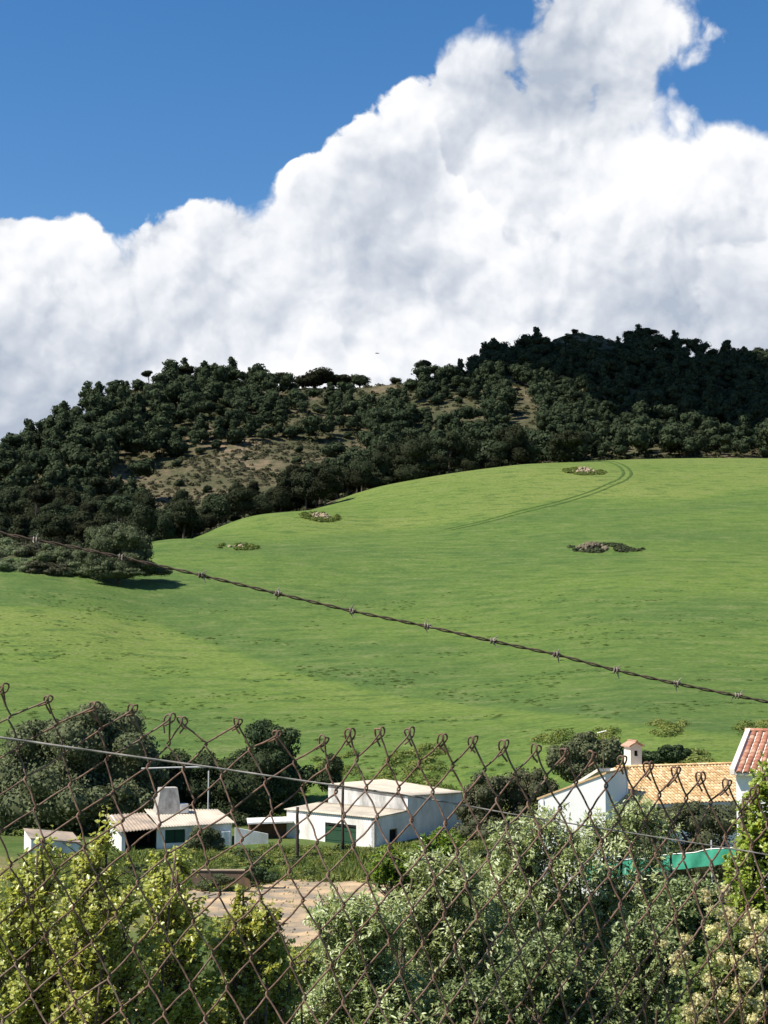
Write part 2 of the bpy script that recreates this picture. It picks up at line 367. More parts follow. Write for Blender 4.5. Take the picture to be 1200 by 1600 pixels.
# smooth a little along the distance
for _ in range(2): PROF[:, 1:-1] = 0.25 * PROF[:, :-2] + 0.5 * PROF[:, 1:-1] + 0.25 * PROF[:, 2:]
def crest(px):
    """distance of the top edge of the green field"""
    return np.interp(px, [-900, -300, 0, 120, 200, 240, 300, 400, 600, 800, 1000, 1200, 1600, 2300], [262, 258, 250, 256, 264, 312, 332, 360, 417, 436, 466, 468, 470, 475])
def ground(X, Y, rough=True):
    X = np.asarray(X, float); Y = np.asarray(Y, float)
    px = np.clip(600 + F_PX * X / np.maximum(Y, 45.0), CPX[0], CPX[-1])
    # catmull-rom style blend between the columns
    k = np.clip(np.searchsorted(CPX, px) - 1, 0, len(CPX) - 2)
    di = np.clip(np.interp(Y, DG, np.arange(len(DG))), 0, len(DG) - 1.001); d0 = di.astype(int); df = di - d0
    def col(i):
        i = np.clip(i, 0, len(CPX) - 1); return PROF[i, d0] * (1 - df) + PROF[i, d0 + 1] * df
    x0, x1 = CPX[k], CPX[k + 1]; t = (px - x0) / (x1 - x0); h = x1 - x0
    ya, yb = col(k), col(k + 1)
    km = np.clip(k - 1, 0, None); kp = np.clip(k + 2, None, len(CPX) - 1)
    ma = (yb - col(km)) / (x1 - CPX[km]); mb = (col(kp) - ya) / (CPX[kp] - x0)
    z = ya * (1 + 2 * t) * (1 - t) ** 2 + ma * h * t * (1 - t) ** 2 + yb * t * t * (3 - 2 * t) + mb * h * t * t * (t - 1)
    if rough:
        P = np.stack([X, Y, np.zeros_like(X)], -1)
        far = np.clip((Y - crest(px) - 5) / 60, 0, 1) * np.clip((1200 - Y) / 200, 0, 1)
        fld = np.clip((Y - 120) / 40, 0, 1) * (1 - far)
        nr = np.clip((Y - 3) / 8, 0, 1) * np.clip((125 - Y) / 30, 0, 1)
        z = z + far * 1.6 * fbm(P, 1 / 34.0, 4) + fld * 0.5 * fbm(P, 1 / 45.0, 3) + nr * 0.16 * fbm(P, 1 / 5.0, 3)
    return z
def gz(x, y): return float(ground(np.array([x]), np.array([y]))[0])
def gpt(px, D):
    """ground point under photo column px at distance D"""
    x = (px - 600) / F_PX * D
    return (x, D, gz(x, D))

def patch(name, us, Ds, m, keep=None, smooth=True, tone=None):
    """terrain sheet on a fan grid; us = lateral ratios, Ds = distances"""
    U, DD = np.meshgrid(us, Ds); X = U * (DD + 60); Y = DD
    Z = ground(X, Y)
    nU = len(us); i = np.arange(len(Ds) - 1)[:, None] * nU; j = np.arange(nU - 1)[None]
    F = np.stack([i + j, i + j + 1, i + nU + j + 1, i + nU + j], -1).reshape(-1, 4)
    V = np.stack([X, Y, Z], -1).reshape(-1, 3)
    if keep is not None:
        c = V[F].mean(1); F = F[keep(c[:, 0], c[:, 1])]
        used = np.unique(F); mp = np.zeros(len(V), int); mp[used] = np.arange(len(used)); V = V[used]; F = mp[F]
    return tag(link(name, npmesh(name, V, [F], None if tone is None else tone(V), smooth=smooth), m), kind='structure')
def pxof(X, Y): return 600 + F_PX * X / np.maximum(Y, 45.0)
UL = np.concatenate([np.arange(-1.6, -0.34, 0.02), np.arange(-0.34, 0.34, 0.0025), np.arange(0.34, 1.61, 0.02)])

# field of young cereal: fresh greens in broad patches, painted fold light and shade, fine mottling, drill rows
m_field, nt, bs, out = mat('young_cereal')
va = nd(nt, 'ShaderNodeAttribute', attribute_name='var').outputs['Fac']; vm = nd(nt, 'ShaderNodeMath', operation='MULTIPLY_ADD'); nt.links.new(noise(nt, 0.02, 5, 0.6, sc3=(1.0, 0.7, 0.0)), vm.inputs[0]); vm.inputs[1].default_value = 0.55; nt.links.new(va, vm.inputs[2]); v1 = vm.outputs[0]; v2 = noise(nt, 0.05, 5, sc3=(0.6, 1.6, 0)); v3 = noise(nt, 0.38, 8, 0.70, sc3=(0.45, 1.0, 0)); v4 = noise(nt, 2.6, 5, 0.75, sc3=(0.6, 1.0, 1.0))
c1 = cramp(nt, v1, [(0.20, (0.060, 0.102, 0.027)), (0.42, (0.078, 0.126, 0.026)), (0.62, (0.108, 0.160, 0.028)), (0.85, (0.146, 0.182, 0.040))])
c2 = mixc(nt, cramp(nt, v2, [(0.40, (0, 0, 0)), (0.68, (0.45,) * 3)]), c1, (0.102, 0.156, 0.027))
c3 = mixc(nt, cramp(nt, v3, [(0.38, (0.75,) * 3), (0.49, (0, 0, 0))]), c2, (0.050, 0.095, 0.020))
c3 = mixc(nt, cramp(nt, v3, [(0.52, (0,) * 3), (0.63, (0.55,) * 3)]), c3, (0.150, 0.172, 0.060))
c4 = mixc(nt, 0.55, c3, cramp(nt, v4, [(0.36, (0.45,) * 3), (0.64, (1.5,) * 3)]), 'MULTIPLY')
nt.links.new(c4, bs.inputs['Base Color']); bs.inputs['Roughness'].default_value = 0.85; bs.inputs['Specular IOR Level'].default_value = 0.15
bump(nt, bs, v4, 0.6, 0.25)
# wooded hill: dry scrub, ochre soil and grass
m_hill, nt, bs, out = mat('scrubby_hillside')
h1 = noise(nt, 0.030, 5); h2 = noise(nt, 0.22, 6, 0.7); h3 = noise(nt, 0.9, 5, 0.7)
ca = cramp(nt, h1, [(0.36, (0.050, 0.053, 0.026)), (0.50, (0.095, 0.082, 0.046)), (0.66, (0.195, 0.142, 0.092))])
cb = mixc(nt, cramp(nt, h2, [(0.40, (0,) * 3), (0.60, (0.8,) * 3)]), ca, (0.045, 0.055, 0.024))
cc = mixc(nt, cramp(nt, h3, [(0.56, (0,) * 3), (0.68, (0.6,) * 3)]), cb, (0.29, 0.19, 0.125))
nt.links.new(cc, bs.inputs['Base Color']); bs.inputs['Roughness'].default_value = 0.95; bs.inputs['Specular IOR Level'].default_value = 0.1
bump(nt, bs, h3, 0.8, 0.5)
# valley floor and near slope: rough grass with bare earth
m_valley, nt, bs, out = mat('rough_grass_ground')
g1 = noise(nt, 0.09, 5); g2 = noise(nt, 0.7, 6, 0.65); g3 = noise(nt, 5.0, 4, 0.7)
ca = cramp(nt, g1, [(0.38, (0.055, 0.095, 0.022)), (0.52, (0.095, 0.115, 0.035)), (0.64, (0.19, 0.155, 0.075))])
cb = mixc(nt, cramp(nt, g2, [(0.42, (0,) * 3), (0.62, (0.75,) * 3)]), ca, (0.10, 0.135, 0.035))
cc = mixc(nt, 0.6, cb, cramp(nt, g3, [(0.3, (0.5,) * 3), (0.7, (1.4,) * 3)]), 'MULTIPLY')
nt.links.new(cc, bs.inputs['Base Color']); bs.inputs['Roughness'].default_value = 0.95; bs.inputs['Specular IOR Level'].default_value = 0.1
bump(nt, bs, g3, 0.7, 0.06)
FIELD0 = 117.0
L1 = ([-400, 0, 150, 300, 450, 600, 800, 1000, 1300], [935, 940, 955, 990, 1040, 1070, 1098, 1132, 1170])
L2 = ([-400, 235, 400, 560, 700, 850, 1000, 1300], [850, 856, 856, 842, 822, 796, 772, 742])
def crop_and_fold_shade(V):  # random crop tone, plus light and dark of the folds painted in
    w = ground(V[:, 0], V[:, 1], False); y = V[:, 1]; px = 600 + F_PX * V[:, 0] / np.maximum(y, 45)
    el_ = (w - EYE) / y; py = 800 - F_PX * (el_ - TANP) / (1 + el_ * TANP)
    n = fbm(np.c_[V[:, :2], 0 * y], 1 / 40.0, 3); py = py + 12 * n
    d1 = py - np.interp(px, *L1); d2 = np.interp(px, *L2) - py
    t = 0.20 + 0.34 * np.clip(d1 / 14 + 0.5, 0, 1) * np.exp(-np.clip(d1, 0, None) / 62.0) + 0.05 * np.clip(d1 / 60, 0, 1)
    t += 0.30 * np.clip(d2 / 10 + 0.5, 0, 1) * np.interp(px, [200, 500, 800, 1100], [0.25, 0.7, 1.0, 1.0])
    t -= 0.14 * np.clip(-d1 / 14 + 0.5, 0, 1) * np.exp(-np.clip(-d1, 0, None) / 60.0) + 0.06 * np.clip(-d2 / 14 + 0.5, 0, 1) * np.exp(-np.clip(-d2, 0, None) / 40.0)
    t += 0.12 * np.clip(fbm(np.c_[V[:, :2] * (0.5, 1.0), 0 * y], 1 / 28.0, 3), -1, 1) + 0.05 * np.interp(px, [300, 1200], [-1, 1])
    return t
patch('field', UL, np.concatenate([np.arange(FIELD0, 250, 1.0), np.arange(250, 485, 1.5)]), m_field, lambda X, Y: (Y < crest(pxof(X, Y)) + 8), tone=crop_and_fold_shade)
patch('hill', np.concatenate([np.arange(-1.6, -0.36, 0.02), np.arange(-0.36, 0.36, 0.003), np.arange(0.36, 1.61, 0.02)]),
      np.concatenate([np.arange(240, 900, 2.5), np.arange(900, 1500, 25.0)]), m_hill, lambda X, Y: (Y > crest(pxof(X, Y)) + 4))
patch('plain', np.arange(-2.2, 2.21, 0.05), np.concatenate([np.arange(1475, 4001, 100.0), [9000.0]]), m_hill)
patch('valley_ground', UL, np.concatenate([np.arange(-59, 0, 3.0), np.arange(0, 60, 0.5), np.arange(60, FIELD0 + 1.1, 1.0)]), m_valley)
# ------------------------------------------------------------------ buildings
def mat_wall(name, base, stain, amt=0.5, sc=0.8, grime=0.25):
    m, nt, bs, out = mat(name)
    a = noise(nt, sc, 6, 0.65, sc3=(1, 1, 0.45)); b = noise(nt, 7.0, 5, 0.7)
    c = mixc(nt, cramp(nt, a, [(0.40, (0,) * 3), (0.66, (amt,) * 3)]), base, stain)
    c = mixc(nt, cramp(nt, b, [(0.55, (0,) * 3), (0.75, (grime,) * 3)]), c, stain)
    nt.links.new(c, bs.inputs['Base Color']); bs.inputs['Roughness'].default_value = 0.92; bs.inputs['Specular IOR Level'].default_value = 0.15
    bump(nt, bs, b, 0.35, 0.02); return m
m_white = mat_wall('whitewash', (0.84, 0.82, 0.77), (0.50, 0.46, 0.39), 0.75, 0.8, 0.4)
m_white2 = mat_wall('clean_whitewash', (0.86, 0.84, 0.80), (0.66, 0.65, 0.62), 0.3)
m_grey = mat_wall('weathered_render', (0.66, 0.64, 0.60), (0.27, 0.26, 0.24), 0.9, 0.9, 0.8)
m_chim = mat_wall('smoky_render', (0.50, 0.47, 0.42), (0.20, 0.18, 0.16), 1.0, 1.1, 0.7)
m_greenpaint = mat_wall('dark_green_paint', (0.022, 0.060, 0.032), (0.045, 0.075, 0.045), 0.5)
m_dado = mat_wall('green_dado_paint', (0.10, 0.19, 0.13), (0.20, 0.24, 0.18), 0.6)
m_coping = mat_wall('brown_coping', (0.34, 0.26, 0.18), (0.20, 0.15, 0.11), 0.7, 2.0, 0.5)
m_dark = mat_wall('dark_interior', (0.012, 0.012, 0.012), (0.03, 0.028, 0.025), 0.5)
m_sheet = mat_wall('pale_cement_sheet', (0.56, 0.49, 0.38), (0.36, 0.31, 0.25), 0.8, 0.7, 0.6)
m_oldroof = mat_wall('weathered_roof', (0.40, 0.31, 0.23), (0.21, 0.18, 0.15), 0.9, 0.9, 0.6)
m_brown = mat_wall('brown_blockwork', (0.17, 0.095, 0.060), (0.30, 0.20, 0.14), 0.6)
m_stonewall = mat_wall('rough_earth_wall', (0.20, 0.135, 0.09), (0.10, 0.075, 0.055), 0.8, 2.0, 0.6)
m_wood = mat_wall('dark_post_wood', (0.045, 0.036, 0.030), (0.09, 0.07, 0.055), 0.6, 3.0)
m_paleMetal = mat_wall('pale_metal', (0.50, 0.50, 0.49), (0.36, 0.34, 0.31), 0.5, 3.0)
def mat_tile(name, stops):
    m, nt, bs, out = mat(name)
    a = nd(nt, 'ShaderNodeAttribute', attribute_name='var'); oi = nd(nt, 'ShaderNodeObjectInfo')
    s = nd(nt, 'ShaderNodeMath', operation='ADD'); nt.links.new(a.outputs['Fac'], s.inputs[0]); nt.links.new(oi.outputs['Random'], s.inputs[1])
    fr = nd(nt, 'ShaderNodeMath', operation='FRACT'); nt.links.new(s.outputs[0], fr.inputs[0])
    c = cramp(nt, fr.outputs[0], stops)
    c = mixc(nt, 0.5, c, cramp(nt, noise(nt, 9.0, 5, 0.7), [(0.35, (0.55,) * 3), (0.65, (1.3,) * 3)]), 'MULTIPLY')
    nt.links.new(c, bs.inputs['Base Color']); bs.inputs['Roughness'].default_value = 0.85; return m
m_ochre = mat_tile('ochre_roof_tile', [(0.0, (0.44, 0.27, 0.12)), (0.5, (0.60, 0.39, 0.18)), (1.0, (0.70, 0.52, 0.30))])
m_red = mat_tile('red_roof_tile', [(0.0, (0.26, 0.095, 0.055)), (0.5, (0.36, 0.155, 0.092)), (1.0, (0.46, 0.27, 0.18))])
m_mortar = mat_wall('pale_mortar', (0.70, 0.64, 0.55), (0.50, 0.44, 0.36), 0.6, 2.0)

def wall(mb, p0, p1, z0, za, zb, th=0.25, holes=()):
    """upright wall along p0-p1 (local xy), top runs za..zb, thickness to the left of p0->p1; holes = (s0, s1, z_low, z_high)"""
    p0 = np.array(p0, float); p1 = np.array(p1, float); L = np.linalg.norm(p1 - p0); d = (p1 - p0) / L; nrm = np.array((-d[1], d[0])) * th
    cuts = sorted({0.0, L, *[h[0] for h in holes], *[h[1] for h in holes]})
    top = lambda s: za + (zb - za) * s / L
    for s0, s1 in zip(cuts[:-1], cuts[1:]):
        mid = (s0 + s1) / 2; segs = [(z0, None)]
        for h in holes:
            if h[0] < mid < h[1]: segs = [(z0, h[2]), (h[3], None)]
        for a, b in segs:
            if b is not None and b - a < 0.02: continue
            q = [p0 + d * s0, p0 + d * s1, p0 + d * s1 + nrm, p0 + d * s0 + nrm]
            t = [top(s0), top(s1), top(s1), top(s0)] if b is None else [b] * 4
            mb.prism([(*p, a) for p in q], [(*p, z) for p, z in zip(q, t)])
def slab(mb, corners, th=0.1, over=0.0):
    """roof slab through 4 corner points (x, y, z), grown sideways by over"""
    P = np.array(corners, float); c = P.mean(0)
    v = P - c; n = np.linalg.norm(v[:, :2], axis=1)[:, None]; P = P + v / n * over * 1.3
    mb.prism([tuple(p) for p in P], [(p[0], p[1], p[2] + th) for p in P])
def corrugated(name, corners, mtl, parent, pitch=0.18, amp=0.025, th=0.035):
    """wavy roofing sheet, ridges running from edge 0-1 to edge 3-2"""
    A, B, C_, D_ = [np.array(c, float) for c in corners]
    nu = int(np.linalg.norm(B - A) / pitch * 4); nv = 6
    u = np.linspace(0, 1, nu + 1); v = np.linspace(0, 1, nv + 1); U, Vv = np.meshgrid(u, v)
    P = A[None, None] * ((1 - U) * (1 - Vv))[..., None] + B * (U * (1 - Vv))[..., None] + C_ * (U * Vv)[..., None] + D_ * ((1 - U) * Vv)[..., None]
    P[..., 2] += amp * np.sin(np.arange(nu + 1) * math.pi / 2)[None] + 0.012 * rng.standard_normal((nv + 1, 1))
    V = P.reshape(-1, 3); n = nu + 1
    i = np.arange(nv)[:, None] * n; j = np.arange(nu)[None]
    F = np.stack([i + j, i + j + 1, i + n + j + 1, i + n + j], -1).reshape(-1, 4)
    N = len(V); V2 = np.r_[V, V - (0, 0, th)]; F2 = np.r_[F, F[:, ::-1] + N]
    rim = np.r_[np.arange(n), np.arange(1, nv + 1) * n + n - 1, nv * n + np.arange(n - 2, -1, -1), np.arange(nv - 1, 0, -1) * n]
    r2 = np.roll(rim, -1); F3 = np.stack([r2, rim, rim + N, r2 + N], -1)
    return link(name, npmesh(name, V2, [F2, F3]), mtl, parent)

# white farm shed with a low front part and a taller back part
shed = empty('farm_shed', (-0.66, 105.0, -12.6), math.atan2(0.77, 0.64))
tag(shed, 'white flat roofed farm shed with a wide dark green door and a taller block behind', 'shed')
mb = MB()
wall(mb, (0, 8.1), (0, 0), -1.0, 2.2, 2.2, 0.25, [(3.65, 6.5, -0.45, 1.62)])
wall(mb, (0, 0), (3.6, 0), -1.0, 2.2, 2.36, 0.25, [(1.62, 2.5, 0.42, 1.32)])
wall(mb, (3.59, 8.1), (0.26, 8.1), -1.0, 2.36, 2.2, 0.25)
mb.build('low_wall', m_white, shed)
mb = MB()
wall(mb, (3.6, 0.0), (9.9, 0.0), -1.0, 3.4, 3.15, 0.28); wall(mb, (9.9, 0.29), (9.9, 7.1), -1.0, 3.15, 3.62, 0.28)
wall(mb, (9.9, 7.38), (3.6, 7.38), -1.0, 3.62, 3.72, 0.28)
mb.build('tall_wall', m_white, shed)
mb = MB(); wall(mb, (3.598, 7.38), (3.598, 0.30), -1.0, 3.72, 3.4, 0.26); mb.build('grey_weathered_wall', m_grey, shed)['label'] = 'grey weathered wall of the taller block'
corrugated('low_roof', [(-0.14, -0.12, 2.27), (-0.14, 8.25, 2.27), (3.58, 8.25, 2.47), (3.58, -0.12, 2.47)], m_sheet, shed)
corrugated('tall_roof', [(3.45, -0.16, 3.46), (10.05, -0.16, 3.2), (10.05, 7.55, 3.71), (3.45, 7.55, 3.82)], m_sheet, shed)
for k in (0, 1):
    mb = MB(); y0 = 1.62 + k * 1.42; mb.box((0.13, y0 + 0.70, 0.49), (0.06, 1.38, 1.82))
    for z in (-0.2, 0.5, 1.2): mb.box((0.09, y0 + 0.70, z), (0.03, 1.34, 0.10))
    dr = mb.build('door_leaf', m_greenpaint, shed)
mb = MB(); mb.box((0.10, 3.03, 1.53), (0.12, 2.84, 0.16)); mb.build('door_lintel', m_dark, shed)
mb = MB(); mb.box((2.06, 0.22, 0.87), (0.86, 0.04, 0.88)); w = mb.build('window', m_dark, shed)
mb = MB()
for sx in (1.67, 2.45): mb.box((sx, 0.12, 0.87), (0.07, 0.10, 0.88))
mb.box((2.06, 0.12, 1.28), (0.71, 0.10, 0.06)); mb.build('window_frame', m_brown, w)
for yc, ln in ((7.3, 1.55), (0.8, 1.65)):
    mb = MB(); mb.box((-0.015, yc, -0.42), (0.03, ln, 0.40)); mb.build('painted_base', m_dado, shed)

# low white cottage to the left
cot = empty('cottage', (-15.3, 105.0, -12.75), math.atan2(1.86, 4.85))
tag(cot, 'low white cottage with weathered roof, dark porch and a broad tapering chimney', 'cottage')
mb = MB()
wall(mb, (0, 0), (5.2, 0), -0.8, 1.72, 1.80, 0.25, [(0.55, 1.95, 0.66, 1.56)])
wall(mb, (5.2, 0.26), (5.2, 4.2), -0.8, 1.80, 2.2, 0.25); wall(mb, (5.2, 4.46), (-2.4, 4.46), -0.8, 2.2, 2.2, 0.25)
wall(mb, (-2.4, 4.2), (-2.4, 0.0), -0.8, 2.2, 1.55, 0.25)
mb.build('wall', m_white, cot)
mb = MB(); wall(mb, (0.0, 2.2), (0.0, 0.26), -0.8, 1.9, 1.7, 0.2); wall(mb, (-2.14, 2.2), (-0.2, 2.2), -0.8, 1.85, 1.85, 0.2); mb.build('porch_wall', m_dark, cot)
mb = MB(); wall(mb, (-2.1, 0.0), (-0.02, 0.0), -0.8, -0.05, -0.05, 0.2); mb.build('porch_parapet', m_white, cot)
corrugated('porch_roof', [(-2.7, -0.25, 1.58), (0.1, -0.25, 1.74), (0.1, 4.5, 2.30), (-2.7, 4.5, 2.25)], m_oldroof, cot, 0.22, 0.035)
corrugated('main_roof', [(0.11, -0.22, 1.79), (5.4, -0.22, 1.87), (5.4, 4.6, 2.30), (0.11, 4.6, 2.52)], m_sheet, cot, 0.2, 0.02)
mb = MB(); mb.box((1.25, 0.15, 1.11), (1.38, 0.05, 0.88)); w = mb.build('shutter', m_greenpaint, cot)
mb = MB(); mb.box((1.25, 0.11, 1.11), (0.04, 0.03, 0.86)); mb.build('shutter_stile', m_dark, w)
mb = MB(); mb.prism([(0.55, 3.0, 1.9), (2.45, 3.0, 1.9), (2.45, 4.3, 1.9), (0.55, 4.3, 1.9)], [(0.95, 3.25, 4.05), (2.15, 3.25, 4.05), (2.15, 4.1, 4.05), (0.95, 4.1, 4.05)])
ch = mb.build('chimney', m_chim, cot)
mb = MB(); mb.box((2.62, 3.4, 2.6), (0.55, 0.7, 0.62)); mb.build('chimney_shoulder', m_white, ch)
mb = MB()
for x in (4.05, 4.5, 4.95): mb.box((x, -0.42, 0.45), (0.09, 0.10, 1.75))
for i in range(7): mb.box((4.5, -0.42, -0.38 + 0.275 * i), (0.99, 0.08, 0.09))
for i in range(6):
    for x in (4.275, 4.725): mb.box((x, -0.42, -0.24 + 0.275 * i), (0.13, 0.06, 0.13), tilt=None)
mb.build('lattice_screen', m_white2, cot)
mb = MB(); mb.box((2.9, -0.015, -0.30), (4.5, 0.03, 0.66)); mb.build('painted_base', m_dado, cot)

ann = empty('outbuilding', tuple(np.array((-23.1, 102.0, -12.75))), math.atan2(1.86, 4.85))
tag(ann, 'small white outbuilding with sloping top, half hidden beyond the yellow green saplings', 'outbuilding')
mb = MB(); wall(mb, (0, 0), (3.2, 0), -0.8, 1.35, 0.95, 0.25); wall(mb, (3.2, 0.26), (3.2, 3.0), -0.8, 0.95, 1.2, 0.25)
wall(mb, (3.2, 3.26), (0, 3.26), -0.8, 1.2, 1.6, 0.25); wall(mb, (0, 3.0), (0, 0.26), -0.8, 1.6, 1.35, 0.25); mb.build('wall', m_white, ann)
mb = MB(); slab(mb, [(0, 0.0, 1.36), (3.2, 0.0, 0.96), (3.2, 3.26, 1.22), (0, 3.26, 1.62)], 0.07, 0.06); mb.build('roof', m_oldroof, ann)

yw = empty('yard_wall', at(366, 1318, 106.6), math.atan2(0.25, 1))
yw.location.z = -12.75
tag(yw, 'short white yard wall with green base sloping down beside the cottage', 'wall')
mb = MB(); wall(mb, (0.05, 0), (2.35, 0), -0.6, 1.55, 1.05, 0.2); mb.build('wall_body', m_white, yw)
mb = MB(); mb.box((1.2, -0.015, -0.1), (2.3, 0.03, 0.75)); mb.build('painted_base', m_dado, yw)

lean = empty('lean_to', at(390, 1318, 109.0), 0.12); lean.location.z = -12.7
tag(lean, 'open brown lean-to with thin white roof between cottage and shed', 'lean-to')
mb = MB(); wall(mb, (0.1, 1.6), (2.7, 1.6), -0.8, 1.45, 1.45, 0.2); wall(mb, (0.1, 0.0), (0.1, 1.58), -0.8, 1.45, 1.45, 0.15); mb.build('back_wall', m_brown, lean)
mb = MB(); slab(mb, [(-0.1, -0.15, 1.46), (2.95, -0.15, 1.52), (2.95, 1.9, 1.60), (-0.1, 1.9, 1.54)], 0.12, 0.05); mb.build('roof_slab', m_white, lean)
mb = MB(); wall(mb, (0.9, 0.1), (2.7, 0.1), -0.8, 0.42, 0.42, 0.15); mb.build('front_parapet', m_stonewall, lean)

lw = empty('low_wall', at(300, 1372, 88.0), -0.02); lw.location.z = gz(lw.location.x, 88.0) - 0.1
tag(lw, 'low brown earth wall with pale coping beside the dirt road', 'wall')
mb = MB(); wall(mb, (0, 0), (3.3, 0.02), -0.4, 0.98, 1.02, 0.35); mb.build('wall_body', m_stonewall, lw)
mb = MB(); mb.box((1.65, 0.16, 1.05), (3.4, 0.40, 0.05)); mb.build('coping', m_coping, lw)

# barrel tiles ------------------------------------------------------
def tile_arrays(r=0.11, L=0.40, k=5, th=0.016, taper=0.85):
    a = np.linspace(0, math.pi, k + 1); V = []
    for z0, s in ((0, 1.0), (1, taper)):
        for rr in (r * s, r * s - th):
            V += [(rr * math.cos(t), z0 * L, rr * math.sin(t) * 0.8) for t in a]
    n = k + 1; F = []
    for i in range(k): F += [(i, i + 1, 2 * n + i + 1, 2 * n + i), (n + i + 1, n + i, 3 * n + i, 3 * n + i + 1), (i + 1, i, n + i, n + i + 1)]
    F += [(0, 2 * n, 3 * n, n), (k, n + k, 3 * n + k, 2 * n + k)]
    return np.array(V), np.array(F)
def join_copies(V, F, mats4, var):
    """stack transformed copies; mats4 (n,3,4)"""
    n = len(mats4); P = np.einsum('nij,vj->nvi', mats4[:, :, :3], V) + mats4[:, None, :, 3]
    FF = F[None] + (np.arange(n) * len(V))[:, None, None]
    return P.reshape(-1, 3), FF.reshape(-1, F.shape[1]), np.repeat(var, len(V))
# long house with the ochre tiled roof
RID = np.array((12.75, 90.0)); rza = math.atan2(3.0, 8.35)
hs_ = empty('tiled_house', (RID[0], RID[1], -11.6), rza)
tag(hs_, 'long white house with ochre barrel tile roof and small chimney', 'house')
ZR, ZE, WE, LEN = 5.82, 4.16, 4.6, 9.3
skew = lambda t: -3.0 * (t / WE) + 0.75          # left end follows the side wall of the wing
sl = math.atan2(ZR - ZE, WE)
mb = MB(); mb.prism([(skew(0) - 0.3, 0, ZR - 0.22), (LEN, 0, ZR - 0.22), (LEN, -WE, ZE - 0.22), (skew(WE) - 0.3, -WE, ZE - 0.22)],
                    [(skew(0) - 0.3, 0, ZR - 0.04), (LEN, 0, ZR - 0.04), (LEN, -WE, ZE - 0.04), (skew(WE) - 0.3, -WE, ZE - 0.04)])
mb.prism([(-0.4, 0.02, ZR - 0.22), (LEN, 0.02, ZR - 0.22), (LEN, WE, ZE - 0.22), (-0.4, WE, ZE - 0.22)], [(-0.4, 0.02, ZR - 0.04), (LEN, 0.02, ZR - 0.04), (LEN, WE, ZE - 0.04), (-0.4, WE, ZE - 0.04)])
mb.build('roof_deck', m_mortar, hs_)
mb = MB(); wall(mb, (-1.6, -WE + 0.45), (LEN - 0.1, -WE + 0.45), -1.5, ZE - 0.05, ZE - 0.05, 0.3); wall(mb, (LEN - 0.1, WE - 0.3), (-0.3, WE - 0.3), -1.5, ZE - 0.1, ZE - 0.1, 0.3)
mb.build('wall', m_white2, hs_)
tv, tf = tile_arrays(0.115, 0.40, 5)
Ms = []
cs, sn = math.cos(sl), math.sin(sl)
for row in range(14):
    for c in range(-14, 44):
        x = c * 0.215 + 0.05; t = WE - row * 0.352; L = 0.40
        if t < 0.30 or x < skew(t) + 0.02 or x > LEN: continue
        j = rng.normal(0, 0.006, 3); yaw = rng.normal(0, 0.02)
        Rm = np.array([(1, 0, 0), (0, cs, -sn), (0, sn, cs)]) @ np.array([(math.cos(yaw), -math.sin(yaw), 0), (math.sin(yaw), math.cos(yaw), 0), (0, 0, 1)])
        Ms.append(np.c_[Rm, np.array((x, -t, ZR - (ZR - ZE) * t / WE - 0.05)) + j])
P, FF, vv = join_copies(tv, tf, np.array(Ms), rng.random(len(Ms)))
tag(link('roof_tiles', npmesh('roof_tiles', P, [FF], vv, False), m_ochre, hs_), kind='stuff')
Ms = []
for i in range(25):
    Ms.append(np.c_[np.array([(0, 1, 0), (-1, 0, 0), (0, 0, 1)]).astype(float) @ np.diag((1.25, 1, 1.3)), np.array((0.85 + i * 0.355, 0.0, ZR + 0.0))])
P, FF, vv = join_copies(tv, tf, np.array(Ms), rng.random(len(Ms)))
tag(link('ridge_tiles', npmesh('ridge_tiles', P, [FF], vv), m_ochre, hs_), kind='stuff')
# chimney like a tiny house
chx, chy = 2.35, 0.75
mb = MB(); wall(mb, (chx - 0.37, chy - 0.35), (chx + 0.37, chy - 0.35), ZR - 0.9, ZR + 1.12, ZR + 1.12, 0.1, [(0.25, 0.49, ZR + 0.58, ZR + 0.90)])
wall(mb, (chx + 0.37, chy - 0.25), (chx + 0.37, chy + 0.35), ZR - 0.9, ZR + 1.12, ZR + 1.12, 0.1); wall(mb, (chx + 0.37, chy + 0.45), (chx - 0.37, chy + 0.45), ZR - 0.9, ZR + 1.12, ZR + 1.12, 0.1)
wall(mb, (chx - 0.37, chy + 0.35), (chx - 0.37, chy - 0.25), ZR - 0.9, ZR + 1.12, ZR + 1.12, 0.1)
m_cream = mat_wall('cream_wash', (0.80, 0.70, 0.58), (0.60, 0.50, 0.40), 0.4)
ch = mb.build('chimney', m_cream, hs_)
mb = MB(); mb.box((chx, chy + 0.02, ZR + 0.74), (0.5, 0.5, 0.5)); mb.build('flue_opening', m_dark, ch)
mb = MB()
mb.prism([(chx - 0.52, chy - 0.48, ZR + 1.12), (chx, chy - 0.48, ZR + 1.37), (chx, chy + 0.56, ZR + 1.37), (chx - 0.52, chy + 0.56, ZR + 1.12)],
         [(chx - 0.52, chy - 0.48, ZR + 1.19), (chx, chy - 0.48, ZR + 1.45), (chx, chy + 0.56, ZR + 1.45), (chx - 0.52, chy + 0.56, ZR + 1.19)])
mb.prism([(chx + 0.002, chy - 0.48, ZR + 1.37), (chx + 0.52, chy - 0.48, ZR + 1.12), (chx + 0.52, chy + 0.56, ZR + 1.12), (chx + 0.002, chy + 0.56, ZR + 1.37)],
         [(chx + 0.002, chy - 0.48, ZR + 1.45), (chx + 0.52, chy - 0.48, ZR + 1.19), (chx + 0.52, chy + 0.56, ZR + 1.19), (chx + 0.002, chy + 0.56, ZR + 1.45)])
mb.box((chx, chy + 0.04, ZR + 1.47), (0.14, 1.06, 0.07)); mb.build('chimney_roof', m_red, ch)
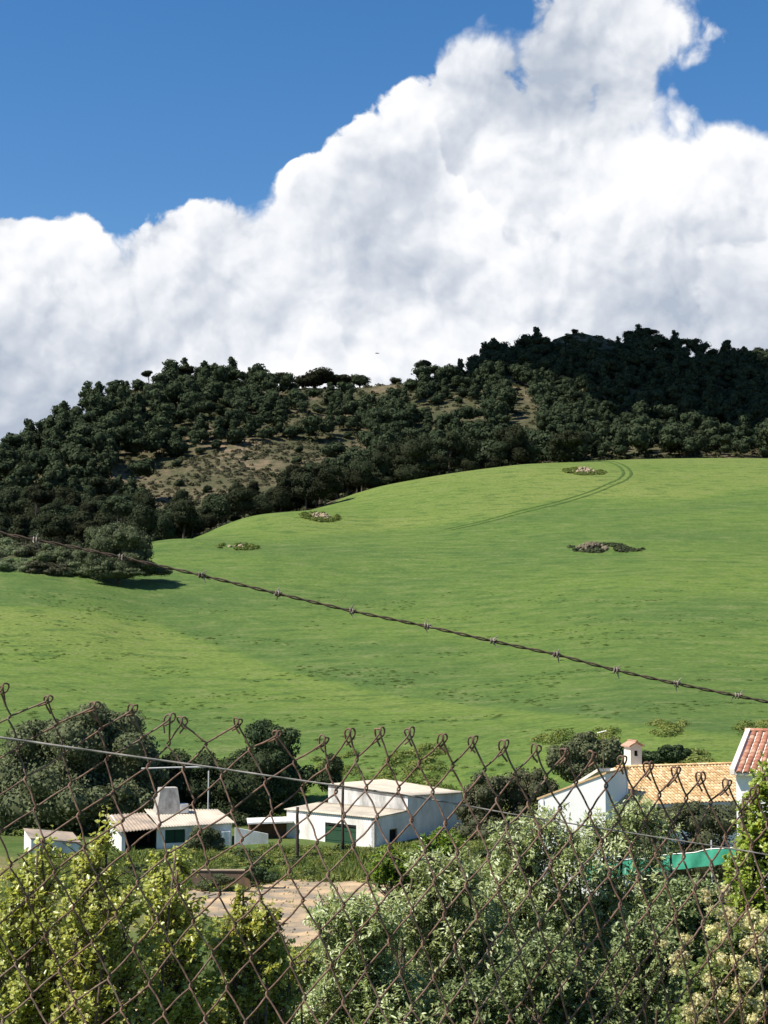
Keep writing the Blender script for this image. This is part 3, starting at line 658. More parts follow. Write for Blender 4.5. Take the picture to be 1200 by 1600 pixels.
mb = MB(); mb.prism([(chx - 0.37, chy - 0.349, ZR + 1.12), (chx + 0.37, chy - 0.349, ZR + 1.12), (chx + 0.37, chy - 0.25, ZR + 1.12), (chx - 0.37, chy - 0.25, ZR + 1.12)],
                    [(chx - 0.02, chy - 0.349, ZR + 1.36), (chx + 0.02, chy - 0.349, ZR + 1.36), (chx + 0.02, chy - 0.25, ZR + 1.36), (chx - 0.02, chy - 0.25, ZR + 1.36)]); mb.build('chimney_gable', m_cream, ch)
# wing with sloping verge, joined to the long house: part of the same house
wg = (11.97, 84.0); e1 = np.array((-0.95, 0.31)); e2 = np.array((0.50, 0.866))
def tl(x, y):                                     # world xy -> house-local xy
    dx, dy = x - RID[0], y - RID[1]; return (dx * math.cos(rza) + dy * math.sin(rza), -dx * math.sin(rza) + dy * math.cos(rza))
A_ = np.array(wg); B_ = A_ + e1 * 3.7; Cc = A_ + e2 * 3.4; Dd = B_ + e2 * 3.4
zA = 1.6 - 207 / 2400 * 84 + 11.6; zB = 1.6 - 245.5 / 2400 * 85.1 + 11.6
mb = MB()
wall(mb, tl(*B_), tl(*A_), -1.5, zB, zA, 0.3); wall(mb, tl(*A_), tl(*Cc), -1.5, zA, zA, 0.3)
wall(mb, tl(*Cc), tl(*Dd), -1.5, zA, zB, 0.3); wall(mb, tl(*Dd), tl(*B_), -1.5, zB, zB, 0.3)
mb.build('wing_wall', m_white2, hs_)
mb = MB(); slab(mb, [(*tl(*A_), zA + 0.01), (*tl(*Cc), zA + 0.01), (*tl(*Dd), zB + 0.01), (*tl(*B_), zB + 0.01)], 0.10, 0.07); mb.build('wing_roof', m_ochre, hs_)

# nearer house with red barrel tiles, each tile a part
rh = empty('red_roofed_house', (13.87, 62.0, -11.4), math.atan2(-0.39, 0.92))
tag(rh, 'white walled house with red barrel tile roof and pale verge at the right edge', 'house')
ZE2 = -203 / 2400 * 62 + 1.6 + 11.4; W2 = 3.9; RISE = 1.42; sl2 = math.atan2(RISE, W2); cs, sn = math.cos(sl2), math.sin(sl2)
mb = MB(); wall(mb, (0.12, 0.35), (6.5, 0.35), -1.5, ZE2 - 0.12, ZE2 - 0.12, 0.3); wall(mb, (0.12, W2), (0.12, 0.66), -1.5, ZE2 + RISE - 0.15, ZE2 - 0.02, 0.3)
wall(mb, (6.5, 0.66), (6.5, W2), -1.5, ZE2 - 0.02, ZE2 + RISE - 0.15, 0.3); wall(mb, (6.5, W2 + 0.31), (0.12, W2 + 0.31), -1.5, ZE2 + RISE - 0.1, ZE2 + RISE - 0.1, 0.3)
mb.build('wall', m_white2, rh)
mb = MB(); mb.prism([(0.05, 0, ZE2 - 0.12), (6.6, 0, ZE2 - 0.12), (6.6, W2, ZE2 + RISE - 0.12), (0.05, W2, ZE2 + RISE - 0.12)], [(0.05, 0, ZE2 - 0.02), (6.6, 0, ZE2 - 0.02), (6.6, W2, ZE2 + RISE - 0.02), (0.05, W2, ZE2 + RISE - 0.02)])
mb.build('roof_deck', m_mortar, rh)
mb = MB(); mb.prism([(-0.06, -0.03, ZE2 - 0.10), (0.13, -0.03, ZE2 - 0.10), (0.13, W2, ZE2 + RISE - 0.10), (-0.06, W2, ZE2 + RISE - 0.10)], [(-0.06, -0.03, ZE2 + 0.11), (0.13, -0.03, ZE2 + 0.11), (0.13, W2, ZE2 + RISE + 0.11), (-0.06, W2, ZE2 + RISE + 0.11)])
mb.build('verge', m_mortar, rh)
tv2, tf2 = tile_arrays(0.125, 0.44, 6, 0.018)
tmesh = npmesh('roof_tile', tv2, [tf2]); tmesh.materials.append(m_red)
for c in range(20):
    for row in range(11):
        y = -0.05 + row * 0.365; o = link('roof_tile', tmesh, None, rh)
        o.location = (0.30 + c * 0.27 + rng.normal(0, 0.006), y * cs, ZE2 - 0.03 + y * sn + rng.normal(0, 0.004)); o.rotation_euler = (sl2, 0, rng.normal(0, 0.02))
for i, (xa, n, dz) in enumerate(((-0.1, 3, 0.0), (0.95, 14, 0.16))):
    for k in range(n):
        o = link('ridge_cap', tmesh, None, rh); o.location = (xa + k * 0.38, W2 + 0.02, ZE2 + RISE + 0.0 + dz); o.rotation_euler = (0, 0, -math.pi / 2); o.scale = (1.2, 1, 1.2)
mb = MB(); mb.box((3.9, W2 + 0.02, ZE2 + RISE + 0.02), (5.4, 0.24, 0.26)); mb.build('ridge_mortar', m_mortar, rh)

# posts and poles
def post(name, px, ytop, ybot, D, r, mtl, label, cat, lean=(0, 0)):
    b = at(px, ybot, D); t = at(px, ytop, D); h = t[2] - b[2] + 0.3
    mb = MB(); n = 7; zz = np.linspace(0, h, n)
    mb.tube(np.c_[lean[0] * zz / h + 0.012 * rng.standard_normal(n), lean[1] * zz / h + 0.012 * rng.standard_normal(n), zz], r * np.linspace(1.08, 0.92, n), 8)
    o = mb.build(name, mtl, None, True); o.location = (b[0], b[1], b[2] - 0.3); return tag(o, label, cat)
post('wooden_post', 464.5, 1261, 1337, 100.0, 0.105, m_wood, 'short dark wooden post standing at the left corner of the white shed', 'post')
post('wooden_post', 535.5, 1222, 1322, 103.0, 0.10, m_wood, 'tall dark wooden post standing in front of the green shed door', 'post')
tp = empty('clothes_pole', at(325, 1285, 113.0)); tag(tp, 'thin pale pole with a long crossbar rising beyond the cottage roof', 'pole')
mb = MB(); mb.tube([(0, 0, -0.5), (0, 0, 1.5), (0.02, 0, 3.7)], 0.055, 6); mb.build('pole', m_paleMetal, tp)
mb = MB(); mb.tube([(-4.9, 0.1, 3.86), (-2.4, 0, 3.95), (0.0, 0, 3.98)], 0.06, 6); mb.build('crossbar', m_paleMetal, tp)
am = empty('aerial_mast', at(943, 1240, 86.8)); tag(am, 'thin aerial mast with small pale antenna rising from the house wing', 'aerial')
mb = MB(); mb.tube([(0, 0, -0.6), (0.01, 0, 1.5), (0, 0, 3.4)], 0.016, 6); mb.build('mast', m_stonewall, am)
mb = MB(); mb.tube([(-0.32, 0, 3.36), (0.2, 0.05, 3.48)], 0.022, 5)
for k in range(5): mb.tube([(-0.28 + k * 0.11, -0.16, 3.375 + k * 0.025), (-0.28 + k * 0.11, 0.16, 3.375 + k * 0.025)], 0.016, 4)
mb.build('antenna', m_white2, am)

# green windbreak netting on posts
m_net, nt, bs, out = mat('green_netting')
nt.links.new(cramp(nt, noise(nt, 2.0, 4), [(0.35, (0.020, 0.21, 0.125)), (0.7, (0.05, 0.32, 0.20))]), bs.inputs['Base Color']); bs.inputs['Roughness'].default_value = 0.7
wbk = empty('windbreak', at(1180, 1350, 60.0)); tag(wbk, 'turquoise green netting windbreak strung on posts behind the silvery shrubs', 'windbreak')
A0 = np.array(at(1185, 1345, 60.0)); A1 = np.array(at(915, 1376, 66.0)); O = np.array(wbk.location)
n = 48; V = []
for i in range(n + 1):
    f = i / n; b = A0 * (1 - f) + A1 * f - O; sag = 0.05 * math.sin(f * math.pi * 4) ** 2
    for k in range(6): V.append((b[0] + 0.03 * math.sin(i * 1.7 + k), b[1] + 0.05 * math.sin(i * 0.9 + k * 0.5), b[2] + 0.02 + (0.64 - sag) * k / 5))
V = np.array(V); i = np.arange(n)[:, None] * 6; j = np.arange(5)[None]
F = np.stack([i + j, i + j + 1, i + j + 7, i + j + 6], -1).reshape(-1, 4); N = len(V)
link('netting', npmesh('netting', np.r_[V, V + (0, 0.012, 0)], [F, F[:, ::-1] + N], None, True), m_net, wbk)
mb = MB(); mb.tube(V[5::6] + (0, 0, 0.01), 0.02, 5); mb.build('top_hem', m_white2, wbk)
for f in (0, 0.25, 0.5, 0.75, 1.0):
    b = A0 * (1 - f) + A1 * f - O; mb = MB(); mb.tube([b + (0, 0.06, -0.8), b + (0, 0.06, 0.3), b + (0, 0.06, 1.0)], 0.03, 6); mb.build('post', m_paleMetal, wbk)
# ------------------------------------------------------------------ foliage builders
def rand_dirs(n, up=0.0):
    v = rng.standard_normal((n, 3)); v[:, 2] += up; return v / np.linalg.norm(v, axis=1, keepdims=True)
def unit(v): return v / np.maximum(np.linalg.norm(v, axis=-1, keepdims=True), 1e-9)
def cards(P, N, size, aspect=1.0):
    """leaf-clump cards: bent quads centred at P facing N"""
    n = len(P); size = np.broadcast_to(size, (n,))
    T = unit(np.cross(N, rand_dirs(n))); B = np.cross(N, T)
    a = T * (size * 0.5)[:, None]; b = B * (size * 0.5 * aspect)[:, None]; c = N * (size * 0.18)[:, None]
    k = 0.6 + 0.8 * rng.random((n, 4, 1))
    V = np.stack([P - a * k[:, 0], P - b * k[:, 1] + c, P + a * k[:, 2], P + b * k[:, 3] + c], 1).reshape(-1, 3)
    F = np.arange(4 * n).reshape(n, 4)
    return V, F
def crown_arrays(lobes, n, size, lump=0.25, lscale=0.7, core=0.80, up=0.25, sub=2, var_lo=0.0, nj=0.75):
    """lobes: (cx, cy, cz, rx, ry, rz). returns V, faces, var"""
    lobes = np.array(lobes, float); area = (lobes[:, 3] * lobes[:, 5]); cnt = (n * area / area.sum()).astype(int)
    Vs, Fs, Rs, off = [], [], [], 0
    for L, k in zip(lobes, cnt):
        d = rand_dirs(k, up); c = L[:3]; r = L[3:]
        lum = 1 + lump * fbm(c + d * r, lscale, 3)
        P = c + d * r * (lum * (0.72 + 0.34 * rng.random(k) ** 0.6))[:, None]
        N = unit(d / r * r.mean() + nj * rand_dirs(k))
        V, F = cards(P, N, size * (0.6 + 0.8 * rng.random(k)), 0.7)
        Vs.append(V); Fs.append(F + off); off += len(V)
        Rs.append(np.repeat(np.clip(rng.normal(0.5, 0.22, k) + 0.25 * fbm(P, lscale * 1.3, 2), var_lo, 1), 4))
    Fq = np.concatenate(Fs); Ft = []
    if core:
        iv, itf = ICO[sub]
        for L in lobes:
            c = L[:3]; r = L[3:]
            V = c + iv * r * (core * (1 + lump * fbm(c + iv * r, lscale, 3)))[:, None]
            Vs.append(V); Ft.append(itf + off); off += len(V); Rs.append(np.full(len(V), 0.35))
    return np.concatenate(Vs), [Fq] + ([np.concatenate(Ft)] if Ft else []), np.concatenate(Rs)
def trunk_mesh(mb, h, r, lean=0.1, limbs=(), k=6):
    pts = [(0, 0, -0.4)] + [(lean * h * (i / 4) ** 2 + 0.06 * rnd.uniform(-1, 1), 0.05 * rnd.uniform(-1, 1) * h * 0.2, h * i / 4) for i in range(1, 5)]
    mb.tube(pts, r * np.array((1.3, 1.0, 0.85, 0.75, 0.6)), k)
    for tip in limbs:
        s = np.array(pts[2 + rnd.randrange(2)]); t = np.array(tip, float); m = (s + t) / 2 + (0, 0, -0.1 * h)
        mb.tube([s, m, t], r * np.array((0.55, 0.4, 0.2)), 5)
m_bark = mat_noise('bark', [(0.35, (0.055, 0.042, 0.032)), (0.65, (0.14, 0.11, 0.085))], 6.0, 0.95, 5, 0.5, 0.02)
m_pine = mat_leaf('pine_needles', (0.023, 0.030, 0.016), (0.034, 0.042, 0.021), (0.050, 0.057, 0.029), 0.18, 0.9, 0.05, None, 0.42, 0.03)
m_olive = mat_leaf('grey_green_leaves', (0.065, 0.082, 0.038), (0.135, 0.160, 0.075), (0.225, 0.250, 0.130), 0.30, 0.7, 0.15, None, 0.15, 0.01)
m_scrub = mat_leaf('scrub_leaves', (0.035, 0.043, 0.020), (0.075, 0.080, 0.038), (0.135, 0.125, 0.066), 0.15, 0.7, 0.2, None, 0.3, 0.02)
m_hillscrub = mat_leaf('hill_scrub_leaves', (0.024, 0.030, 0.014), (0.050, 0.056, 0.026), (0.098, 0.096, 0.048), 0.15, 0.9, 0.05, None, 0.05, 0.0)
m_garden = mat_leaf('garden_leaves', (0.040, 0.050, 0.024), (0.090, 0.100, 0.048), (0.180, 0.180, 0.095), 0.25, 0.7, 0.15, None, 0.05, 0.0)
m_grove = mat_leaf('grove_leaves', (0.040, 0.052, 0.026), (0.082, 0.098, 0.048), (0.140, 0.155, 0.080), 0.2, 0.8, 0.1, None, 0.05, 0.0)
m_darkshrub = mat_leaf('dark_shrub_leaves', (0.022, 0.036, 0.014), (0.048, 0.068, 0.028), (0.092, 0.112, 0.048), 0.25, 0.7, 0.12, None, 0.3, 0.02)

# -------- hillside pines
def pine_proto(kind, seed):
    global rng
    rng = np.random.default_rng(seed); r = np.random.default_rng(seed + 100)
    lobes = []
    if kind == 'umbrella':
        for i in range(7):
            a = r.uniform(0, 6.28); d = r.uniform(0.5, 2.3); lobes.append((d * math.cos(a), d * math.sin(a), 6.6 + r.uniform(-0.6, 0.9), r.uniform(1.2, 1.9), r.uniform(1.2, 1.9), r.uniform(0.7, 1.1)))
    elif kind == 'round':
        for i in range(8):
            a = r.uniform(0, 6.28); d = r.uniform(0.2, 1.8); lobes.append((d * math.cos(a), d * math.sin(a), r.uniform(2.6, 6.2), r.uniform(1.3, 2.1), r.uniform(1.3, 2.1), r.uniform(1.0, 1.6)))
    elif kind == 'tall':
        for i in range(8):
            z = 2.6 + i * 0.75; a = r.uniform(0, 6.28); d = r.uniform(0.1, 1.2) * (1 - i / 12); q = 1.9 - i * 0.12; lobes.append((d * math.cos(a), d * math.sin(a), z, q * r.uniform(0.7, 1.0), q * r.uniform(0.7, 1.0), r.uniform(0.8, 1.2)))
    else:
        for i in range(6):
            a = r.uniform(0, 6.28); d = r.uniform(0.2, 1.6); lobes.append((d * math.cos(a), d * math.sin(a), r.uniform(1.1, 2.6), r.uniform(1.2, 1.8), r.uniform(1.2, 1.8), r.uniform(0.9, 1.3)))
    V, F, var = crown_arrays(lobes, 3200, 0.38, 0.30, 0.8, 0.80, 0.2, 1, 0.0, 0.42)
    cm = npmesh('crown', V, F, var); cm.materials.append(m_pine)
    mb = MB(); h = {'umbrella': 6.4, 'round': 4.2, 'tall': 5.5, 'low': 1.6}[kind]
    trunk_mesh(mb, h, 0.20, 0.03, [(l[0] * 0.8, l[1] * 0.8, l[2] - 0.2) for l in lobes[:4]])
    me = bpy.data.meshes.new('trunk'); me.from_pydata([tuple(p) for p in np.concatenate(mb.v)], [], mb.f); me.materials.append(m_bark)
    # light version for the mass far behind
    V2, F2, var2 = crown_arrays(lobes, 560, 0.72, 0.30, 0.8, 0.82, 0.2, 1, 0.0, 0.42)
    return cm, me, (V2, F2, var2)
PROTO = {k: [pine_proto(k, s) for s in ss] for k, ss in {'umbrella': (11, 12, 13), 'round': (21, 22, 23, 24), 'tall': (31, 32, 33), 'low': (41, 42, 43)}.items()}
rng = np.random.default_rng(99)
def plant(name, kind, x, y, s, label, cat, group=None, sz=None, i=None):
    cm, tm, _ = PROTO[kind][rnd.randrange(len(PROTO[kind])) if i is None else i]
    t = empty(name, (x, y, gz(x, y) - 0.15), rnd.uniform(0, 6.28)); t.scale = (s, s, sz or s * rnd.uniform(0.9, 1.12))
    tag(t, label, cat, group)
    link('crown', cm, None, t); link('trunk', tm, None, t)
    return t
# bare, scrubby parts of the hill (photo polygons on the hillside), where few trees grow
def inpoly(px, py, poly):
    n = len(poly); c = np.zeros(len(px), bool)
    for i in range(n):
        x0, y0 = poly[i]; x1, y1 = poly[(i + 1) % n]
        cond = ((y0 > py) != (y1 > py)); xx = (x1 - x0) * (py - y0) / ((y1 - y0) if y1 != y0 else 1e-9) + x0
        c ^= cond & (px < xx)
    return c
def topix(P):
    P = np.asarray(P, float); y = P[:, 1]; u = P[:, 0] / y; w = (P[:, 2] - EYE) / y
    v = (w - TANP) / (1 + w * TANP); zc = math.cos(PITCH) + w * math.sin(PITCH)
    return 600 + F_PX * u / zc, 800 - F_PX * v
BARE = [[(150, 762), (190, 735), (300, 712), (400, 692), (500, 690), (565, 690), (600, 708), (560, 735), (500, 765), (470, 790), (380, 818), (300, 845), (230, 850), (240, 790)],
        [(790, 600), (835, 612), (850, 690), (840, 715), (790, 690), (800, 650)],
        [(880, 520), (980, 516), (1000, 545), (930, 560), (860, 545)], [(470, 592), (640, 592), (640, 612), (470, 606)]]
cx = rng.uniform(-0.36, 0.36, 30000); cd = np.sqrt(rng.uniform(300 ** 2, 800 ** 2, 30000))
X = cx * cd; Y = cd; ok = Y > crest(pxof(X, Y)) + 9
X, Y = X[ok], Y[ok]; Z = ground(X, Y); PX, PY = topix(np.c_[X, Y, Z])
# ridge distance: keep ground this side of the skyline (plus a few metres)
RIDX = [-400, 0, 120, 240, 400, 600, 800, 1000, 1200, 1600]; RIDD = [580, 572, 597, 626, 650, 672, 748, 780, 780, 790]
keep = (Y < np.interp(PX, RIDX, RIDD)) & (PX > -260) & (PX < 1460)
X, Y, Z, PX, PY = X[keep], Y[keep], Z[keep], PX[keep], PY[keep]
bare = np.zeros(len(X), bool)
for p in BARE: bare |= inpoly(PX, PY, p)
dens = vnoise(np.c_[X, Y, 0 * X], 1 / 26.0)
chosen = []; cell = {}
for i in range(len(X)):
    mind = 4.7
    if bare[i]:
        if rng.random() > 0.03: continue
        mind = 12
    elif 420 < PX[i] < 840 and PY[i] < 680 and dens[i] > 0.42: continue
    g = (int(X[i] // 7), int(Y[i] // 7)); good = True
    for a in (-2, -1, 0, 1, 2):
        for b in (-2, -1, 0, 1, 2):
            for q in cell.get((g[0] + a, g[1] + b), ()):
                if (q[0] - X[i]) ** 2 + (q[1] - Y[i]) ** 2 < mind ** 2: good = False
    if good and Y[i] > np.interp(PX[i], RIDX, RIDD) - 30 and (200 < PX[i] < 265 or 430 < PX[i] < 770 or 840 < PX[i] < 985 or PX[i] > 1060): good = False
    if good and 470 < PX[i] < 735 and Y[i] > np.interp(PX[i], RIDX, RIDD) - 52: good = False
    if good: cell.setdefault(g, []).append((X[i], Y[i])); chosen.append(i)
chosen = np.array(chosen)
infr = (PX[chosen] > -15) & (PX[chosen] < 1215)
order = chosen[np.argsort(Y[chosen] + np.where(infr, 0, 1000))]
NIND = 262
far_parts = []
for n_, i in enumerate(order):
    px = PX[i]; kind = rnd.choices(['round', 'tall', 'low', 'umbrella'], [5, 2, 2 if not bare[i] else 9, 1])[0]
    s = (0.78 + 0.95 * rnd.random() ** 1.4) * (0.9 if px > 850 else 1.0) * (1.0 if px < 300 or px > 850 else 0.95)
    if bare[i]: kind = 'low'; s = rnd.uniform(0.45, 0.8)
    if n_ < NIND:
        zone = next(t for lim, t in ((40, 'at the left photo edge'), (100, 'above the scrubby bank'), (160, 'above the round field edge tree'), (230, 'left of the bare slope'), (300, 'beyond the bare slope corner'),
                (380, 'above the bare slope'), (460, 'right of the bare slope top'), (540, 'below the lone saddle tree'), (620, 'below the twin saddle trees'), (700, 'below the lone gappy pine'),
                (800, 'left of the stony gully'), (900, 'below the round summit'), (1010, 'below the dark summit clump'), (1400, 'on the right hand shaded slope')) if px < lim)
        rel = (Y[i] - crest(px)) / (np.interp(px, RIDX, RIDD) - crest(px))
        hgt = 'at the hill foot' if rel < 0.30 else 'low down' if rel < 0.5 else 'halfway up' if rel < 0.75 else 'under the skyline'
        shp = {'round': 'rounded', 'tall': 'upright', 'low': 'squat', 'umbrella': 'flat topped'}[kind]
        siz = 'small' if s < 0.9 else 'medium' if s < 1.15 else 'large'
        lab = f'{siz} {shp} dark pine {zone} {hgt}'
        gr = 'pines ' + zone
        plant('pine_tree', kind, X[i], Y[i], s, lab, 'tree', gr)
    else:
        V2, F2, var2 = PROTO[kind][rnd.randrange(len(PROTO[kind]))][2]
        a = rnd.uniform(0, 6.28); ca, sa = math.cos(a), math.sin(a)
        W = np.c_[V2[:, 0] * ca - V2[:, 1] * sa, V2[:, 0] * sa + V2[:, 1] * ca, V2[:, 2]] * s + (X[i], Y[i], Z[i] - 0.15)
        far_parts.append((W, F2, np.clip(var2 + rnd.uniform(-0.18, 0.18), 0, 1)))
def merge(parts):
    Vs, Q, T, Rr, off = [], [], [], [], 0
    for W, F, v in parts:
        Vs.append(W); Rr.append(v)
        for f in F: (Q if f.shape[1] == 4 else T).append(f + off)
        off += len(W)
    return np.concatenate(Vs), [np.concatenate(q) for q in (Q, T) if q], np.concatenate(Rr)
V, F, v = merge(far_parts)
tag(link('woodland', npmesh('woodland', V, F, v), m_pine), 'dense pine wood covering the upper hillside', 'woodland', kind='stuff')
# skyline trees one can tell apart
def skytree(px, ytop, ybase, D, kind, label, i=None, wide=1.0, name='pine_tree', cat='tree'):
    x = (px - 600) / F_PX * D; hh = {'umbrella': 8.2, 'round': 7.6, 'tall': 9.0, 'low': 3.9}[kind]
    z0 = gz(x, D); zt = at(px, ytop, D)[2]; s = max(0.3, (zt - z0) / hh)
    return plant(name, kind, x, D, s * wide * 1.2, label, cat, None, s, i)
skytree(229, 578, 604, 616, 'umbrella', 'flat topped pine standing out at the upper end of the left skyline', 0, 0.95)
skytree(284, 572, 600, 625, 'umbrella', 'broad two domed pine crowning the left hump of the skyline', 1, 1.15)
skytree(322, 584, 602, 630, 'round', 'small round pine just right of the broad two domed pine', 0)
skytree(366, 586, 600, 640, 'tall', 'thin short pine on the skyline gap beside the long flat grove', 1, 0.8)
skytree(398, 577, 604, 646, 'umbrella', 'left tree of the long flat topped grove on the skyline', 2, 1.3)
skytree(436, 577, 604, 648, 'round', 'right tree of the long flat topped grove on the skyline', 2, 1.25)
skytree(490, 574, 600, 655, 'low', 'lone wide round tree on the bare saddle skyline', 0, 1.2)
skytree(533, 582, 601, 658, 'low', 'left of the twin round trees on the saddle skyline', 1, 1.15)
skytree(562, 585, 601, 660, 'low', 'right of the twin round trees on the saddle skyline', 2, 1.1)
skytree(620, 588, 606, 664, 'low', 'small pale bush on the saddle skyline left of the lone pine', 0, 0.9, 'bush', 'bush')
skytree(665, 562, 604, 672, 'umbrella', 'lone pine with gappy crown and visible limbs in the saddle', 0, 0.8)
skytree(711, 577, 592, 690, 'low', 'tiny round tree right of the lone pine on the skyline', 1, 0.9)
skytree(748, 559, 590, 708, 'round', 'dark rounded pine where the skyline starts climbing to the summit', 1, 1.0)
skytree(795, 556, 580, 725, 'round', 'dark pine halfway along the climbing skyline', 3, 1.1)
skytree(850, 532, 556, 746, 'low', 'small shrub on the steep left edge of the round summit', 2, 0.9, 'bush', 'bush')
skytree(903, 513, 524, 765, 'low', 'tiny wind bent tree on top of the round summit', 0, 0.9)
skytree(990, 515, 545, 768, 'round', 'left pine of the dark clump beside the round summit', 0, 1.15)
skytree(1019, 511, 560, 770, 'umbrella', 'tallest pine with see-through crown beside the round summit', 1, 1.0)
skytree(1046, 536, 565, 770, 'round', 'short pine at the right end of the summit clump', 2, 0.8)
skytree(1095, 537, 572, 772, 'round', 'rounded pine alone on the right skyline before the tallest right hand pine', 3, 1.05)
skytree(1143, 529, 572, 772, 'tall', 'upright pine on the right skyline near the photo edge', 0, 1.15)
skytree(1190, 541, 570, 772, 'round', 'pine at the right photo edge on the skyline', 1, 1.2)
# scrub on the hill: small clumps, uncountable
def clump_arrays(n=26, size=0.5):
    d = rand_dirs(n, 0.8); d[:, 2] = np.abs(d[:, 2]); P = d * (0.45 + 0.4 * rng.random((n, 1))) * (1, 1, 0.75)
    V, F = cards(P, unit(d + 0.6 * rand_dirs(n)), size, 0.7); return V, F
CL = [clump_arrays() for _ in range(4)]
CLF = [clump_arrays(110, 0.22) for _ in range(4)]
def scatter_clumps(name, XY, scale, mtl, label, cat, zs=1.0, CL=CL):
    parts = []; ZZ = ground(XY[:, 0], XY[:, 1])
    for (x, y), z, s in zip(XY, ZZ, scale):
        V, F = CL[rnd.randrange(4)]; a = rnd.uniform(0, 6.28); ca, sa = math.cos(a), math.sin(a)
        W = np.c_[V[:, 0] * ca - V[:, 1] * sa, V[:, 0] * sa + V[:, 1] * ca, V[:, 2] * zs] * s + (x, y, z - 0.05 * s)
        parts.append((W, [F], np.repeat(np.clip(rng.normal(rnd.uniform(0.25, 0.75), 0.15, len(F)), 0, 1), 4)))
    V, F, v = merge(parts)
    return tag(link(name, npmesh(name, V, F, v), mtl), label, cat, kind='stuff')
ii = rng.choice(len(X), min(len(X), 9000), replace=False)
pr = np.where(bare[ii], 0.5, 0.9); ii = ii[rng.random(len(ii)) < pr]
scatter_clumps('hillside_scrub', np.c_[X[ii], Y[ii]], rng.uniform(0.7, 2.1, len(ii)), m_hillscrub, 'low dry scrub dotting the bare hillside', 'scrub')
# dense extra scrub in the bare area
bx = rng.uniform(-0.22, 0.04, 9000); bd = rng.uniform(320, 560, 9000); bX, bY = bx * bd, bd; bP = topix(np.c_[bX, bY, ground(bX, bY)])
kk = inpoly(bP[0], bP[1], BARE[0]) & (bY > crest(pxof(bX, bY)) + 6); kk &= vnoise(np.c_[bX, bY, 0 * bX], 1 / 9.0) > -0.35
scatter_clumps('slope_scrub', np.c_[bX[kk], bY[kk]], rng.uniform(0.5, 1.4, kk.sum()), m_scrub, 'grey green scrub between ochre soil patches on the bare slope', 'scrub')

# -------- bigger single trees of the middle distance
def bigtree(name, px, ytop, D, lobes_px, n, size, mtl, label, cat='tree', trunk=True, lump=0.28, ls=0.6, core=0.82, ybase=None):
    """lobes_px: (px, py, rx_px, ry_px, depth offset m) as seen at distance D"""
    x, y, z = gpt(px, D)
    if ybase is not None: z = min(z, at(px, ybase, D)[2])
    t = empty(name, (x, y, z)); tag(t, label, cat)
    k = D / F_PX; lobes = []; rb = np.random.default_rng(int(px) + 1000)
    for a, b, rx, ry, dd in lobes_px:
        c = at(a, b, D + dd); lobes.append((c[0] - x, c[1] - y, c[2] - z, rx * k, (rx + ry) / 2 * k, ry * k))
    subs = []
    for l in lobes:                       # rounded tufts standing out of every limb's mass
        for q in range(9):
            d = rb.standard_normal(3); d[2] = abs(d[2]) * 0.8 - 0.1; d /= np.linalg.norm(d); r_ = np.array(l[3:]) * rb.uniform(0.26, 0.42)
            subs.append((*(np.array(l[:3]) + d * np.array(l[3:]) * rb.uniform(0.78, 0.98)), *r_))
    V, F, v = crown_arrays([(*l[:3], l[3] * 0.9, l[4] * 0.9, l[5] * 0.9) for l in lobes] + subs, int(n * 1.5), size * 0.85, lump * 0.7, ls, core * 0.92, 0.25, 2)
    o = link('crown', npmesh('crown', V, F, v), mtl, t)
    if trunk:
        mb = MB(); top = max(0.6, np.mean([l[2] for l in lobes]))
        trunk_mesh(mb, top, 0.035 * top + 0.1, 0.03, [(l[0] * 0.85, l[1] * 0.85, l[2]) for l in lobes[:6]]); mb.build('trunk', m_bark, t, True)
    return t
bigtree('carob_tree', 120, 1110, 117, [(60, 1215, 75, 75, 1), (125, 1165, 70, 55, 0), (185, 1190, 70, 65, 1), (35, 1270, 60, 50, -2), (110, 1255, 80, 60, -2), (190, 1265, 60, 45, -1.5), (222, 1225, 40, 50, 1), (85, 1150, 40, 30, 1), (160, 1135, 40, 28, 1), (0, 1235, 45, 40, 0)],
        26000, 0.30, m_olive, 'big grey green rounded tree rising behind the cottage and outbuilding', 'tree')
bigtree('shrub_thicket', 310, 1190, 121, [(275, 1235, 45, 50, 0), (330, 1240, 50, 55, 1), (385, 1240, 55, 60, 0), (350, 1285, 60, 40, -1)], 11000, 0.26, m_darkshrub, 'dark green thicket between the big grey tree and the shed', 'shrub')
bigtree('bushy_tree', 425, 1130, 123, [(425, 1160, 40, 32, 0), (415, 1195, 42, 35, 0), (440, 1225, 45, 45, 0), (395, 1215, 30, 35, 0)], 9000, 0.26, m_darkshrub, 'dark round headed bush rising above the thicket left of the shed', 'bush')
bigtree('small_shrub', 522, 1170, 122, [(520, 1200, 18, 18, 0), (515, 1222, 20, 20, 0)], 2500, 0.2, m_darkshrub, 'small dark shrub peeping over the left end of the shed roof', 'shrub')
bigtree('round_tree', 185, 818, 253, [(165, 850, 34, 28, 0), (200, 846, 34, 26, 0), (183, 838, 30, 20, 1), (214, 868, 24, 24, 0), (160, 878, 30, 24, 0), (192, 886, 40, 20, -1), (180, 897, 46, 12, -1.5)], 12000, 0.34, m_grove, 'round grey green tree on the scrubby bank at the left edge of the field', 'tree')
bigtree('field_edge_tree', 880, 675, 438, [(885, 690, 26, 16, 0), (868, 700, 14, 12, 0), (905, 688, 14, 12, 0), (880, 712, 16, 12, 0)], 2600, 0.6, m_pine, 'small dark tree at the top edge of the green field beside the tracks', 'tree')
bigtree('hedge_tree', 508, 742, 390, [(508, 760, 24, 18, 0), (498, 770, 16, 12, 0)], 2200, 0.6, m_pine, 'dark round tree at the foot of the bare slope touching the field edge', 'tree')
